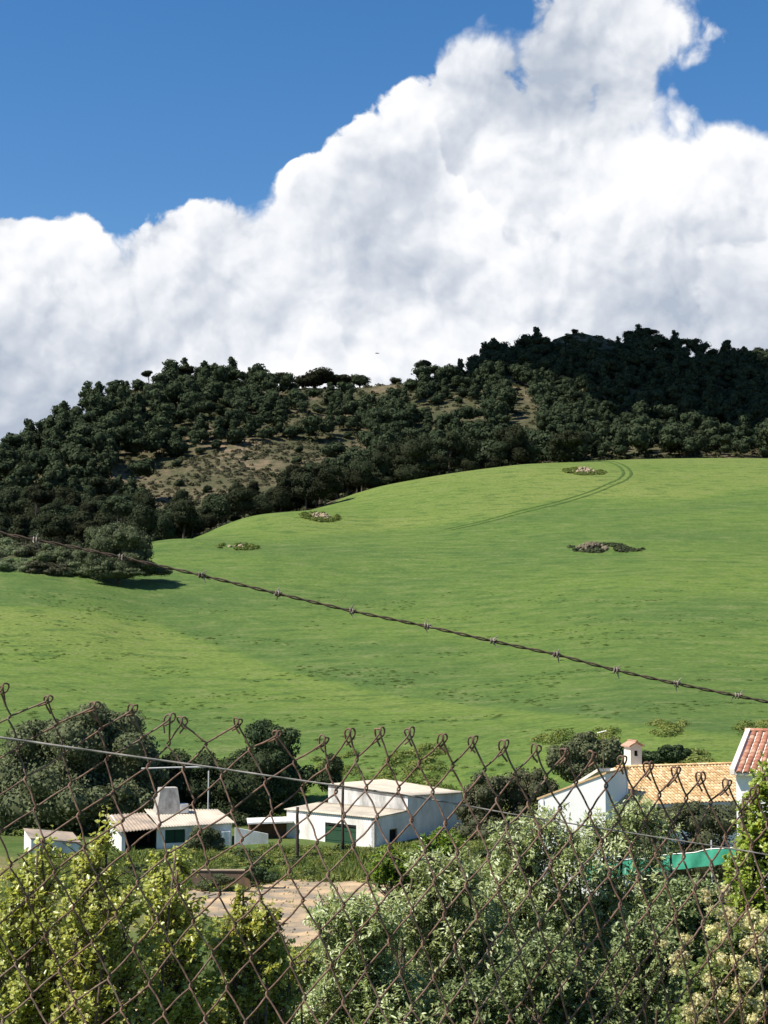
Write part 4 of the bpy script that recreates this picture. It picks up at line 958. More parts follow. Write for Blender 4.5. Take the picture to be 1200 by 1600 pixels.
bigtree('hedge_tree', 625, 690, 430, [(560, 745, 26, 20, 2), (600, 725, 30, 28, 0), (645, 710, 34, 32, 0), (640, 740, 40, 22, -2), (585, 755, 30, 14, -4)], 6000, 0.6, m_pine, 'broad dark clump of trees along the field edge in the centre', 'tree')
bigtree('hedge_tree', 724, 680, 445, [(724, 705, 26, 22, 0), (715, 720, 24, 14, 0)], 2600, 0.6, m_pine, 'dark round tree on the field edge right of the broad clump', 'tree')
bigtree('hedge_tree', 796, 665, 452, [(800, 690, 26, 26, 0), (790, 708, 22, 14, 0)], 2600, 0.6, m_pine, 'dark dome shaped tree on the field edge left of the small crest tree', 'tree')
bigtree('hedge_tree', 348, 770, 372, [(348, 792, 20, 20, 0)], 1500, 0.55, m_pine, 'dark upright bush in the hollow below the bare slope', 'bush')
bigtree('olive_tree', 915, 1146, 106, [(880, 1190, 26, 24, 0), (915, 1175, 38, 28, 0), (945, 1180, 26, 26, 0), (915, 1205, 45, 26, 0)], 9000, 0.22, m_olive, 'grey green olive behind the white wing of the tiled house', 'tree')
bigtree('green_bush', 1045, 1163, 112, [(1050, 1180, 24, 14, 0), (1020, 1186, 24, 12, 0), (1015, 1192, 16, 10, 0)], 3500, 0.22, m_darkshrub, 'dark green bush just above the ridge right of the house chimney', 'bush')
bigtree('brown_shrub', 780, 1215, 108, [(765, 1250, 40, 38, 0), (810, 1240, 40, 34, 1), (840, 1235, 26, 30, 0), (740, 1270, 24, 26, 0), (775, 1300, 50, 34, -1), (830, 1295, 40, 40, 0)], 8000, 0.2, m_scrub, 'brownish overgrown shrubs to the right of the white shed', 'shrub')
bigtree('garden_shrub', 1110, 1255, 72, [(1088, 1284, 44, 26, 0), (1130, 1284, 34, 30, 0), (1040, 1282, 40, 20, 0), (1000, 1290, 40, 22, 0.5), (1070, 1268, 26, 12, 0), (1100, 1350, 60, 50, 0), (1020, 1350, 60, 50, 0), (1110, 1420, 50, 40, 0)], 12000, 0.13, m_garden, 'dark garden shrub below the ochre roof above the green netting', 'shrub')
bigtree('courtyard_shrub', 318, 1295, 103.5, [(322, 1308, 20, 18, 0), (310, 1322, 20, 14, 0), (335, 1322, 16, 12, 0)], 4000, 0.14, m_olive, 'grey shrub against the cottage wall beside the white lattice', 'shrub')
bigtree('dark_low_shrub', 405, 1350, 87.5, [(400, 1366, 16, 13, 0), (418, 1372, 16, 9, 0)], 3000, 0.12, m_darkshrub, 'low dark wedge shaped shrub at the end of the brown wall', 'shrub')
bigtree('pale_low_shrub', 345, 1360, 86.5, [(345, 1376, 18, 9, 0), (325, 1384, 16, 8, 0)], 2500, 0.12, m_olive, 'pale low shrub growing against the front of the brown wall', 'shrub', trunk=False)
# scrubby bank left of the round tree
for k, (px, py, rx, ry, D) in enumerate([(15, 862, 28, 18, 262), (50, 858, 30, 14, 262), (85, 868, 30, 18, 260), (125, 872, 30, 20, 259), (20, 888, 34, 16, 254), (70, 890, 34, 14, 254), (120, 892, 30, 12, 255), (-35, 870, 40, 24, 260), (240, 892, 26, 9, 258), (-60, 890, 40, 14, 254)]):
    labs = ['grey shrub topping the bank at the left photo edge', 'pale brown shrub on top of the bank under the wire', 'brownish shrub on the bank halfway to the round tree', 'olive shrub on the bank touching the round tree', 'lowest shrub of the bank at the left photo edge', 'low shrub at the bank foot under the pale brown one', 'low shrub at the bank foot left of the round tree', 'shrub of the bank beyond the left photo edge', 'low dark growth trailing to the right of the round tree', 'foot shrub of the bank beyond the left photo edge']
    bigtree('bank_shrub', px, py - ry, D, [(px, py, rx, ry, 0), (px - rx * 0.5, py + ry * 0.4, rx * 0.6, ry * 0.7, -1), (px + rx * 0.5, py + ry * 0.3, rx * 0.6, ry * 0.7, -1)], 2600, 0.30, (m_olive, m_scrub, m_olive, m_grove)[k % 4], labs[k], 'shrub', trunk=False)


# a cumulus high up outside the frame; its shadow darkens the summit side of the hill
m_cloud = mat_noise('cloud_white', [(0.3, (0.78, 0.78, 0.80)), (0.7, (0.86, 0.86, 0.87))], 0.02, 1.0, 3)
def cumulus(target, lift, rx, ry, rz, seed, label):
    r = np.random.default_rng(seed); k = lift / SUN[2]; c = np.array(target) + np.array(SUN) * k
    iv, itf = ICO[3]; parts = []
    for i in range(22):
        a = r.uniform(0, 6.28); q = math.sqrt(r.random()) * 0.8; p = np.array((q * rx * math.cos(a), q * ry * math.sin(a), r.uniform(-0.2, 0.5) * rz)); s = r.uniform(0.28, 0.5)
        V = iv * (rx * s, ry * s, rz * s * 1.3) * (1 + 0.22 * fbm(iv * 1.0 + i * 3.1, 2.2, 4))[:, None] + p
        parts.append((V, [itf], np.full(len(V), 0.5)))
    V, F, v = merge(parts); o = link('shade_cloud', npmesh('shade_cloud', V, F, v, True), m_cloud); o.location = c
    return tag(o, label, 'shade_cloud', kind='stuff')
cumulus((195, 690, 110), 520, 160, 165, 45, 5, 'unseen white cumulus placed sunward to shade the summit side of the hill')
# ------------------------------------------------------------------ foreground shrubs with real leaves and twigs
def leaves(P, Dr, N, L, W, fold=0.18, curl=0.12):
    """six-point folded leaves: base P, direction Dr, normal N"""
    n = len(P); L = np.broadcast_to(L, (n,))[:, None]; W = np.broadcast_to(W, (n,))[:, None]
    S = unit(np.cross(Dr, N)); N = np.cross(S, Dr)
    base = P; tip = P + Dr * L - N * L * curl
    r1 = P + Dr * L * 0.33 + S * W * 0.5 + N * W * fold; r2 = P + Dr * L * 0.68 + S * W * 0.42 + N * (W * fold - L * curl * 0.4)
    l1 = P + Dr * L * 0.33 - S * W * 0.5 + N * W * fold; l2 = P + Dr * L * 0.68 - S * W * 0.42 + N * (W * fold - L * curl * 0.4)
    V = np.stack([base, r1, r2, tip, l2, l1], 1).reshape(-1, 3)
    i = np.arange(n)[:, None] * 6
    F = np.concatenate([i + np.array([[0, 1, 2, 3]]), i + np.array([[0, 3, 4, 5]])]); return V, F
LEAN = np.array((0, 0, 0.45)) + 0.75 * np.array(SUN)     # leaves turn towards the light
def shrub(name, label, cat, D, base_px, ells, twigs, per, leafL, leafW, up, ml, ms, spread=0.5, twigL=(0.35, 0.8), stems=None, shell=0.35, droop=0.0, seed=1, flowers=None, group=None):
    """ells: (px, py, rx_px, ry_px, depth offset m, depth radius m) crown envelopes as seen at distance D"""
    global rng
    rng = np.random.default_rng(seed)
    bx, by, bz = gpt(base_px, D); root = empty(name, (bx, by, bz)); tag(root, label, cat, group)
    k = D / F_PX; E = []
    for px, py, rx, ry, dd, rd in ells:
        c = at(px, py, D + dd) - (bx, by, bz); E.append((*c, rx * k, rd, ry * k))
    E = np.array(E); vol = E[:, 3] * E[:, 4] * E[:, 5]; vol = vol ** 0.8; cnt = np.maximum((twigs * vol / vol.sum()).astype(int), 8)
    # skeleton: main stems fan out from the base to each envelope
    mb = MB(); nodes = []
    for e in E:
        for q in range(stems or 2):
            tgt = e[:3] + e[3:] * rng.uniform(-0.5, 0.4, 3)
            s = np.array((rng.normal(0, 0.12), rng.normal(0, 0.12), -0.2)); t = np.linspace(0, 1, 9)[:, None]
            bow = np.array((rng.normal(0, 0.18), rng.normal(0, 0.18), 0.0))
            pts = s * (1 - t) + tgt * t + bow * np.sin(t * math.pi) + (0, 0, 0.35) * np.sin(t * math.pi) * 0.5
            h = np.linalg.norm(tgt); r0 = 0.006 + 0.0062 * h
            mb.tube(pts, np.linspace(r0, r0 * 0.3, 9), 6); nodes.append(pts[2:])
    nodes = np.concatenate(nodes)
    LP, LD, LN, LV = [], [], [], []
    tw_v, tw_f, off = [], [], 0
    for e, n in zip(E, cnt):
        d = rand_dirs(n, 0.35); rr = (shell + (1 - shell) * rng.random(n)) ** 0.5
        tips = e[:3] + d * e[3:] * rr[:, None]
        td = unit(d * (1.2 - up) + np.array((0, 0, up)) + spread * 0.6 * rand_dirs(n)); tl_ = rng.uniform(*twigL, n)
        st = tips - td * tl_[:, None]
        shoot = rng.normal(0, 0.16, n)
        for a in range(n):
            j = np.argmin(((nodes - st[a]) ** 2).sum(1) + 0.3 * np.maximum(nodes[:, 2] - st[a][2], 0) ** 2)
            p0 = nodes[j]; t = np.linspace(0, 1, 5)[:, None]
            seg1 = p0 * (1 - t) + st[a] * t + np.array((0, 0, 0.12)) * np.sin(t * math.pi) * np.linalg.norm(st[a] - p0)
            bend = rand_dirs(1)[0] * 0.08 * tl_[a]
            seg2 = st[a] * (1 - t) + tips[a] * t + bend * np.sin(t * math.pi) - np.array((0, 0, droop)) * t ** 2 * tl_[a]
            pts = np.r_[seg1[::2], seg2[1:]]
            V, F = tube_arrays(pts, np.r_[np.linspace(0.007, 0.0045, 3), np.linspace(0.004, 0.0015, 4)], 3); tw_v.append(V); tw_f.append(F + off); off += len(V)
            m = max(4, int(per * tl_[a] / np.mean(twigL) * rng.uniform(0.7, 1.3)))
            u = np.sort(rng.uniform(0.05, 1.0, m)); idx = u * 4; i0 = np.minimum(idx.astype(int), 3); f = (idx - i0)[:, None]
            p = seg2[i0] * (1 - f) + seg2[i0 + 1] * f; ax = unit(seg2[i0 + 1] - seg2[i0])
            side = unit(np.cross(ax, rand_dirs(m))); dr = unit(ax * rng.uniform(0.15, 0.8, (m, 1)) + side + np.array((0, 0, 0.10 - droop)))
            LP.append(p); LD.append(dr); LN.append(unit(np.cross(dr, np.cross(LEAN + 0.6 * rand_dirs(m), dr)) + 1e-6)); LV.append(np.clip(rng.normal(0.5 + shoot[a], 0.17, m), 0, 1))
    LP = np.concatenate(LP); LD = np.concatenate(LD); LN = np.concatenate(LN); LV = np.concatenate(LV); n = len(LP)
    V, F = leaves(LP, LD, LN, leafL * rng.uniform(0.6, 1.2, n), leafW * rng.uniform(0.7, 1.2, n))
    tag(link('foliage', npmesh('foliage', V, [F], np.repeat(LV, 6)), ml, root), kind='stuff')
    mb.build('stems', ms, root, True)
    tag(link('twigs', npmesh('twigs', np.concatenate(tw_v), [np.concatenate(tw_f)], None, True), ms, root), kind='stuff')
    return root, (bx, by, bz)
m_lime = mat_leaf('yellow_green_leaves', (0.210, 0.250, 0.050), (0.440, 0.480, 0.110), (0.66, 0.67, 0.25), 0.50, 0.32, 0.6, (1.15, 1.1, 0.7), 0.10, 0.008)
m_silver = mat_leaf('silvery_leaves', (0.150, 0.185, 0.068), (0.330, 0.370, 0.150), (0.66, 0.69, 0.46), 0.38, 0.36, 0.55, (1.1, 1.15, 0.7), 0.12, 0.008)
m_limemix = mat_leaf('lime_olive_leaves', (0.170, 0.210, 0.050), (0.350, 0.395, 0.105), (0.56, 0.58, 0.22), 0.48, 0.35, 0.5, (1.15, 1.1, 0.7), 0.10, 0.008)
m_limebright = mat_leaf('fresh_leaves', (0.150, 0.220, 0.030), (0.310, 0.390, 0.070), (0.52, 0.56, 0.16), 0.50, 0.35, 0.5, (1.15, 1.1, 0.6), 0.10, 0.008)
m_mixed = mat_leaf('mid_green_leaves', (0.085, 0.125, 0.034), (0.190, 0.245, 0.070), (0.350, 0.380, 0.150), 0.40, 0.35, 0.45, (1.1, 1.15, 0.6), 0.12, 0.01)
m_deep = mat_leaf('deep_green_leaves', (0.080, 0.110, 0.036), (0.175, 0.225, 0.075), (0.340, 0.375, 0.165), 0.30, 0.4, 0.4, None, 0.12, 0.01)
m_bright = mat_leaf('bright_green_leaves', (0.075, 0.140, 0.018), (0.165, 0.255, 0.036), (0.310, 0.360, 0.080), 0.50, 0.30, 0.5, (1.2, 1.15, 0.5), 0.10, 0.008)
m_cream = mat_leaf('cream_blossom', (0.34, 0.33, 0.10), (0.60, 0.53, 0.24), (0.82, 0.76, 0.48), 0.35, 0.6, 0.2, None, 0.20, 0.015)
m_twig = mat_noise('twig_bark', [(0.35, (0.060, 0.042, 0.030)), (0.65, (0.15, 0.11, 0.08))], 30.0, 0.9, 4)
# yellow green saplings, left
shrub('sapling', 'tall yellow green sapling with a pointed leader reaching up to the outbuilding', 'sapling', 12.0, 165,
      [(165, 1290, 26, 40, 0, 0.2), (150, 1345, 44, 44, 0, 0.3), (150, 1410, 92, 70, 0, 0.6), (165, 1500, 110, 80, 0, 0.7), (160, 1610, 120, 90, 0, 0.8)], 450, 25, 0.044, 0.034, 0.55, m_lime, m_twig, 0.6, (0.22, 0.5), 2, 0.2, 0, 1)
shrub('sapling', 'bushy yellow green sapling at the left photo edge', 'sapling', 12.3, 55,
      [(72, 1315, 20, 30, 0, 0.2), (50, 1375, 60, 50, 0, 0.4), (30, 1430, 90, 66, 0, 0.6), (60, 1510, 110, 80, 0, 0.7), (40, 1620, 110, 90, 0, 0.7), (-60, 1450, 80, 110, 0, 0.6)], 500, 25, 0.044, 0.034, 0.55, m_lime, m_twig, 0.6, (0.22, 0.5), 2, 0.2, 0, 2)
shrub('sapling', 'yellow green sapling with a split top in front of the cottage', 'sapling', 12.8, 275,
      [(285, 1338, 22, 30, 0, 0.2), (240, 1352, 24, 30, 0.1, 0.2), (262, 1400, 62, 46, 0, 0.4), (270, 1460, 80, 60, 0, 0.6), (275, 1540, 95, 70, 0, 0.7), (270, 1640, 90, 80, 0, 0.7)], 450, 25, 0.044, 0.034, 0.55, m_lime, m_twig, 0.6, (0.22, 0.5), 2, 0.2, 0, 3)
shrub('sapling', 'shorter yellow green sapling beside the open dirt yard', 'sapling', 13.2, 385,
      [(375, 1402, 14, 24, 0, 0.15), (405, 1436, 40, 34, 0, 0.35), (365, 1470, 52, 44, 0, 0.4), (420, 1490, 50, 44, 0, 0.4), (380, 1545, 50, 30, 0, 0.4)], 300, 26, 0.043, 0.034, 0.5, m_lime, m_twig, 0.7, (0.18, 0.4), 2, 0.2, 0, 4)
shrub('low_bush', 'mid green bush at the bottom of the frame under the shorter sapling', 'bush', 13.6, 395,
      [(330, 1590, 60, 50, 0, 0.4), (410, 1580, 60, 46, 0, 0.4), (470, 1500, 34, 34, 0.3, 0.3), (440, 1540, 40, 40, 0, 0.35)], 230, 26, 0.046, 0.030, 0.5, m_limemix, m_twig, 0.8, (0.18, 0.4), 2, 0.2, 0.05, 5)
# silvery shrubs, centre and right
SV = [(560, 16.0, [(520, 1420, 46, 30, 0, 0.4), (575, 1435, 64, 54, 0, 0.6), (540, 1510, 80, 60, 0, 0.6), (600, 1570, 90, 80, 0, 0.7), (500, 1610, 80, 66, 0, 0.6), (580, 1660, 110, 60, 0, 0.7)], 'silvery green shrub bordering the dirt yard, left of its row', m_silver),
      (690, 17.0, [(665, 1345, 40, 26, 0, 0.4), (712, 1365, 66, 44, 0, 0.6), (655, 1425, 70, 54, 0, 0.6), (725, 1470, 96, 70, 0, 0.7), (690, 1570, 110, 90, 0, 0.8), (690, 1670, 110, 60, 0, 0.8)], 'silvery shrub with pale shoots in front of the shed end wall', m_silver),
      (835, 18.0, [(850, 1275, 44, 28, 0, 0.4), (810, 1310, 60, 42, 0, 0.6), (885, 1335, 74, 54, 0, 0.7), (825, 1400, 96, 70, 0, 0.8), (800, 1510, 110, 90, 0, 0.9), (830, 1620, 120, 80, 0, 0.9)], 'tall silvery shrub in front of the white house wing', m_silver),
      (975, 18.5, [(988, 1260, 44, 26, 0, 0.4), (1040, 1292, 34, 22, 0, 0.35), (945, 1300, 64, 42, 0, 0.6), (1010, 1335, 36, 22, 0, 0.4), (985, 1400, 110, 66, 0, 0.8), (960, 1500, 120, 90, 0, 0.9), (980, 1620, 120, 80, 0, 0.9)], 'broad silvery shrub below the ochre roof covering most of the netting', m_silver)]
for i, (bp, D, E, lab, ml) in enumerate(SV):
    shrub('silvery_shrub', lab, 'shrub', D, bp, E, 1050, 22, 0.074, 0.022, 0.55, ml, m_twig, 0.9, (0.22, 0.55), 2, 0.25, 0.06, 20 + i)
shrub('green_shrub', 'fresh green leafy bush between the two left silvery shrubs and the shed', 'shrub', 20.0, 640,
      [(690, 1318, 46, 24, 0, 0.4), (610, 1345, 40, 26, 0, 0.4), (640, 1390, 30, 40, 0, 0.4)], 330, 24, 0.055, 0.030, 0.6, m_bright, m_twig, 0.8, (0.2, 0.45), 2, 0.2, 0, 30)
shrub('dark_shrub', 'dark green shrub at the bottom centre behind the fence', 'shrub', 15.5, 870,
      [(850, 1520, 90, 70, 0, 0.6), (930, 1590, 90, 80, 0, 0.6), (740, 1580, 80, 70, 0, 0.5), (1010, 1500, 70, 80, 0, 0.5)], 900, 24, 0.058, 0.026, 0.5, m_deep, m_twig, 0.9, (0.22, 0.5), 3, 0.25, 0.03, 31)
shrub('dark_shrub', 'dark green shrub left of the cream flowered bush', 'shrub', 16.5, 1085,
      [(1075, 1420, 60, 56, 0, 0.5), (1105, 1400, 44, 36, 0, 0.4), (1060, 1500, 60, 80, 0, 0.5)], 560, 24, 0.060, 0.026, 0.5, m_deep, m_twig, 0.9, (0.22, 0.5), 2, 0.25, 0.03, 32)
shrub('tall_bush', 'bright green tall bush at the right photo edge before the red roofed house', 'bush', 13.0, 1205,
      [(1194, 1208, 20, 34, 0, 0.25), (1180, 1260, 34, 44, 0, 0.3), (1205, 1310, 50, 54, 0, 0.35), (1162, 1320, 30, 46, 0, 0.3), (1160, 1370, 46, 40, 0, 0.35), (1200, 1420, 60, 60, 0, 0.45), (1250, 1300, 60, 80, 0, 0.45), (1230, 1520, 80, 90, 0, 0.5)], 620, 28, 0.048, 0.034, 0.75, m_limebright, m_twig, 0.6, (0.2, 0.45), 2, 0.2, 0, 33)
rt, bb = shrub('flowering_bush', 'bush covered in cream yellow blossom clusters in the lower right corner', 'bush', 11.5, 1150,
      [(1140, 1470, 40, 50, 0, 0.3), (1110, 1550, 56, 56, 0, 0.4), (1180, 1560, 56, 70, 0, 0.4), (1080, 1600, 46, 40, 0, 0.35), (1215, 1480, 40, 60, 0, 0.35)], 480, 24, 0.050, 0.028, 0.6, m_mixed, m_twig, 0.8, (0.2, 0.4), 2, 0.2, 0.02, 34)
def cluster_mesh(seed):
    global rng
    rng = np.random.default_rng(seed); P = rand_dirs(90, 0.5) * 0.056 * (0.55 + 0.5 * rng.random((90, 1))) * (1.1, 1.1, 0.8)
    V, F = cards(P, unit(P + 0.03 * rand_dirs(90)), 0.017, 0.9)
    iv, itf = ICO[1]; V = np.r_[V, iv * 0.030 * (1.1, 1.1, 0.8)]; me = npmesh('flower_cluster', V, [F, itf + 360], np.r_[np.repeat(np.clip(rng.normal(0.55, 0.25, 90), 0, 1), 4), np.full(len(iv), 0.4)]); me.materials.append(m_cream); return me
CLM = [cluster_mesh(70 + i) for i in range(5)]
rng = np.random.default_rng(77)
for px, py in [(1103, 1398), (1130, 1400), (1110, 1412), (1132, 1434), (1120, 1445), (1148, 1440), (1170, 1452), (1130, 1466), (1112, 1458), (1160, 1478), (1185, 1470), (1180, 1490), (1128, 1498), (1150, 1510), (1168, 1520),
               (1158, 1540), (1140, 1535), (1175, 1548), (1186, 1530), (1130, 1552), (1148, 1560), (1168, 1570), (1185, 1575), (1150, 1578), (1095, 1565), (1085, 1580), (1100, 1590), (1118, 1580), (1135, 1590), (1160, 1592),
               (1180, 1596), (1055, 1520), (1060, 1498), (1034, 1474), (1072, 1468), (1078, 1596), (1195, 1440), (1192, 1510), (1105, 1540), (1052, 1505), (1198, 1560), (1122, 1605), (1178, 1432), (1115, 1425), (1143, 1421)]:
    p = at(px + rng.normal(0, 3), py + rng.normal(0, 3), 11.5 - rng.uniform(0.15, 0.5)) - bb
    o = link('flower_cluster', CLM[rnd.randrange(5)], None, rt); o.location = p; s = rng.uniform(0.75, 1.35); o.scale = (s, s, s); o.rotation_euler = tuple(rng.uniform(-0.5, 0.5, 2)) + (rng.uniform(0, 6),)
rng = np.random.default_rng(123)

# ------------------------------------------------------------------ ground growth: weeds, dirt yard, field details
m_dirt = mat_noise('dirt_yard', [(0.38, (0.22, 0.185, 0.14)), (0.50, (0.36, 0.265, 0.165)), (0.62, (0.50, 0.36, 0.21))], 0.55, 0.95, 6, 0.6, 0.05, 0.1, 'Object', None, 6.0)
def outline_sheet(name, pts, D_of, m, lift, label_kind='structure', step=0.6):
    """irregular sheet lying on the ground inside a polygon of (photo column, distance) corners"""
    pts = np.array([((px - 600) / F_PX * D, D) for px, D in pts])
    x0, y0 = pts.min(0); x1, y1 = pts.max(0); xs = np.arange(x0, x1 + step, step); ys = np.arange(y0, y1 + step, step)
    U, W = np.meshgrid(xs, ys); nz = 0.7 * vnoise(np.stack([U, W, 0 * U], -1), 0.5)
    ins = inpoly((U + nz).ravel(), (W + nz[::-1]).ravel(), [tuple(p) for p in pts]).reshape(U.shape)
    n = len(xs); i = np.arange(len(ys) - 1)[:, None] * n; j = np.arange(n - 1)[None]
    F = np.stack([i + j, i + j + 1, i + n + j + 1, i + n + j], -1); ok = ins[:-1, :-1] & ins[1:, 1:] & ins[:-1, 1:] & ins[1:, :-1]; F = F[ok]
    V = np.c_[U.ravel(), W.ravel(), (ground(U, W) + lift).ravel()]; used = np.unique(F); mp = np.zeros(len(V), int); mp[used] = np.arange(len(used))
    return tag(link(name, npmesh(name, V[used], [mp[F]], None, True), m), kind=label_kind)
outline_sheet('dirt_yard', [(250, 80), (300, 87.5), (390, 87), (430, 92), (560, 91.5), (680, 86), (740, 80), (640, 77.5), (560, 73.5), (480, 67.5), (420, 68.5), (430, 74.5), (330, 76)], None, m_dirt, 0.03, step=0.35)
outline_sheet('dirt_path', [(60, 57), (140, 61), (200, 60), (330, 54), (350, 52), (260, 52), (150, 55)], None, m_dirt, 0.03, step=0.35)
def blade_tufts(name, XY, h, mtl, label, cat, blades=7, w=0.03, lean=0.45):
    n = len(XY); Z = ground(XY[:, 0], XY[:, 1]); B = np.repeat(np.c_[XY, Z], blades, 0); hh = np.repeat(h, blades) * rng.uniform(0.5, 1.15, n * blades)
    B[:, :2] += rng.normal(0, 1, (n * blades, 2)) * np.repeat(h, blades)[:, None] * 0.25; B[:, 2] -= 0.03
    d = unit(np.c_[rng.normal(0, lean, (n * blades, 2)), np.ones(n * blades)]); s = unit(np.cross(d, rand_dirs(n * blades))) * (w * np.repeat(h, blades) / 0.4)[:, None]
    V = np.stack([B - s * 0.5, B + s * 0.5, B + d * hh[:, None] * 0.6 + s * 0.6, B + d * hh[:, None] + s * 0.2, B + d * hh[:, None] * 0.55 - s * 0.5], 1).reshape(-1, 3)
    i = np.arange(n * blades)[:, None] * 5; F = i + np.array([[0, 1, 2, 3, 4]])
    v = np.repeat(np.clip(np.repeat(rng.uniform(0.2, 0.8, n), blades) + rng.normal(0, 0.15, n * blades), 0, 1), 5)
    return tag(link(name, npmesh(name, V, [F], v), mtl), label, cat, kind='stuff')
m_weed = mat_leaf('weed_leaves', (0.060, 0.090, 0.022), (0.150, 0.195, 0.048), (0.320, 0.315, 0.105), 0.4, 0.6, 0.2, (1.1, 1.1, 0.6), 0.05, 0.0)
m_yellowweed = mat_leaf('yellow_weed_leaves', (0.10, 0.13, 0.03), (0.24, 0.26, 0.06), (0.42, 0.38, 0.10), 0.35, 0.7, 0.2, None, 0.05, 0.0)
m_drygrass = mat_leaf('grass_blades', (0.075, 0.105, 0.024), (0.150, 0.165, 0.050), (0.260, 0.225, 0.095), 0.3, 0.7, 0.2, None, 0.05, 0.0)
yardpoly = [(300, 86.5), (390, 86.5), (430, 91), (560, 90.5), (680, 85), (700, 79), (640, 77), (560, 73), (480, 67), (430, 73.5), (250, 79)]
def free(px, D): return ~inpoly(px, D, yardpoly)
n = 900; px = rng.uniform(260, 740, n); D = rng.uniform(66, 93, n); k = ~free(px, D) & (vnoise(np.c_[px / 24, D / 2.2, 0 * D], 1.0) > 0.30); px, D = px[k], D[k]
blade_tufts('yard_weeds', np.c_[(px - 600) / F_PX * D, D], rng.uniform(0.08, 0.28, len(px)), m_weed, 'sparse weed tufts in the bare yard', 'weeds', 7, 0.05)
n = 420; px = rng.uniform(260, 740, n); D = rng.uniform(66, 93, n); k = ~free(px, D); px, D = px[k], D[k]; iv, itf = ICO[1]
V, F, v = merge([(iv * (rng.uniform(0.03, 0.11) * rng.uniform(0.7, 1.3, 3)) + ((a - 600) / F_PX * b, b, gz((a - 600) / F_PX * b, b) + 0.04), [itf], np.full(len(iv), 0.5)) for a, b in zip(px, D)])
tag(link('yard_stones', npmesh('yard_stones', V, F, v), m_dirt), 'loose stones scattered over the bare yard', 'stones', kind='stuff')
# weeds in front of the shed and cottage
n = 4200; px = rng.uniform(40, 800, n); D = rng.uniform(86, 105, n); k = free(px, D); px, D = px[k], D[k]
k = D < np.interp(px, [40, 250, 365, 450, 585, 720, 800], [100, 103, 104.5, 108, 103.6, 108, 108]); px, D = px[k], D[k]
blade_tufts('weeds', np.c_[(px - 600) / F_PX * D, D], np.clip(0.34 + 0.30 * fbm(np.c_[px / 40, D / 4, 0 * D], 1.0, 3), 0.08, 0.9) * rng.uniform(0.7, 1.2, len(px)), m_weed, 'tall green weeds along the foot of the shed and cottage', 'weeds', 9, 0.06)
k = (rng.random(len(px)) < 0.22); scatter_clumps('leafy_weeds', np.c_[(px[k] - 600) / F_PX * D[k], D[k]], rng.uniform(0.3, 0.8, k.sum()), m_weed, 'leafy green weeds before the farm buildings', 'weeds', 0.8, CLF)
n = 9000; D = np.sqrt(rng.uniform(14 ** 2, 90 ** 2, n)); px = rng.uniform(-100, 1300, n); k = free(px, D) & (vnoise(np.c_[px / 60, D / 5, 0 * D], 1.0) > -0.2); px, D = px[k], D[k]
blade_tufts('rough_grass', np.c_[(px - 600) / F_PX * D, D], rng.uniform(0.12, 0.42, len(px)), m_drygrass, 'rough grass on the slope below the fence', 'grass', 7, 0.04)
n = 24; px = rng.uniform(60, 800, n); D = rng.uniform(92, 104, n); k = free(px, D); px, D = px[k], D[k]
scatter_clumps('weed_bushes', np.c_[(px - 600) / F_PX * D, D], rng.uniform(0.7, 1.4, len(px)), m_darkshrub, 'darker low bushes among the weeds before the farm buildings', 'weeds', 0.8, CLF)
n = 500; px = rng.uniform(60, 720, n); D = rng.uniform(88, 103, n); k = free(px, D) & (vnoise(np.c_[px / 30, D / 3, 0 * D], 1.0) > 0.1); px, D = px[k], D[k]
scatter_clumps('yellow_weeds', np.c_[(px - 600) / F_PX * D, D], rng.uniform(0.25, 0.55, len(px)), m_yellowweed, 'yellowish flowering weeds beside the yard', 'weeds', 0.8, CLF)
# foot of the field: weeds and low bushes behind the buildings
n = 2400; px = rng.uniform(-60, 1260, n); D = 113 + 24 * rng.random(n) ** 1.6
k = vnoise(np.c_[px / 45, D / 9, 0 * D], 1.0) > 0.05; px, D = px[k], D[k]
scatter_clumps('field_margin_weeds', np.c_[(px - 600) / F_PX * D, D], rng.uniform(0.4, 1.3, len(px)), m_weed, 'rank weeds along the lower margin of the field', 'weeds', 0.8, CLF)
m_crop = mat_leaf('cereal_leaves', (0.075, 0.122, 0.030), (0.105, 0.158, 0.034), (0.140, 0.190, 0.040), 0.45, 0.6, 0.2, None, 0.0, 0.0)
n = 9000; D = rng.uniform(126, 250, n); px = rng.uniform(-40, 1240, n); k = vnoise(np.c_[(px - 600) / F_PX * D / 9, D / 4.5, 0 * D], 1.0) > 0.34; k |= rng.random(n) < 0.03; px, D = px[k], D[k]
k = D < crest(px) - 12; px, D = px[k], D[k]
scatter_clumps('crop_tussocks', np.c_[(px - 600) / F_PX * D, D], (0.12 + 0.55 * rng.random(len(px)) ** 2.5) * np.interp(D, [126, 250], [1.0, 0.8]), m_crop, 'taller darker tussocks scattered through the green field', 'crop', 0.38, CLF)

# denser tussocks along the diagonal fold
n = 420; px = rng.uniform(60, 1180, n); py = np.interp(px, *L1) + rng.normal(-4, 5, n) + 6 * vnoise(np.c_[px / 40, 0 * px, 0 * px], 1.0)
k = vnoise(np.c_[px / 55, 0 * px + 3.3, 0 * px], 1.0) > -0.15; px, py = px[k], py[k]; DD = np.arange(130, 262, 1.0); fD = []
for a, b in zip(px, py):
    q = topix(np.c_[(a - 600) / F_PX * DD, DD, ground((a - 600) / F_PX * DD, DD)])[1]; fD.append(DD[np.argmin(np.abs(q - b))])
fD = np.array(fD)
scatter_clumps('fold_tussocks', np.c_[(px - 600) / F_PX * fD, fD], 0.15 + 0.45 * rng.random(len(px)) ** 2, m_crop, 'rank darker growth along the diagonal fold of the field', 'crop', 0.45, CLF)
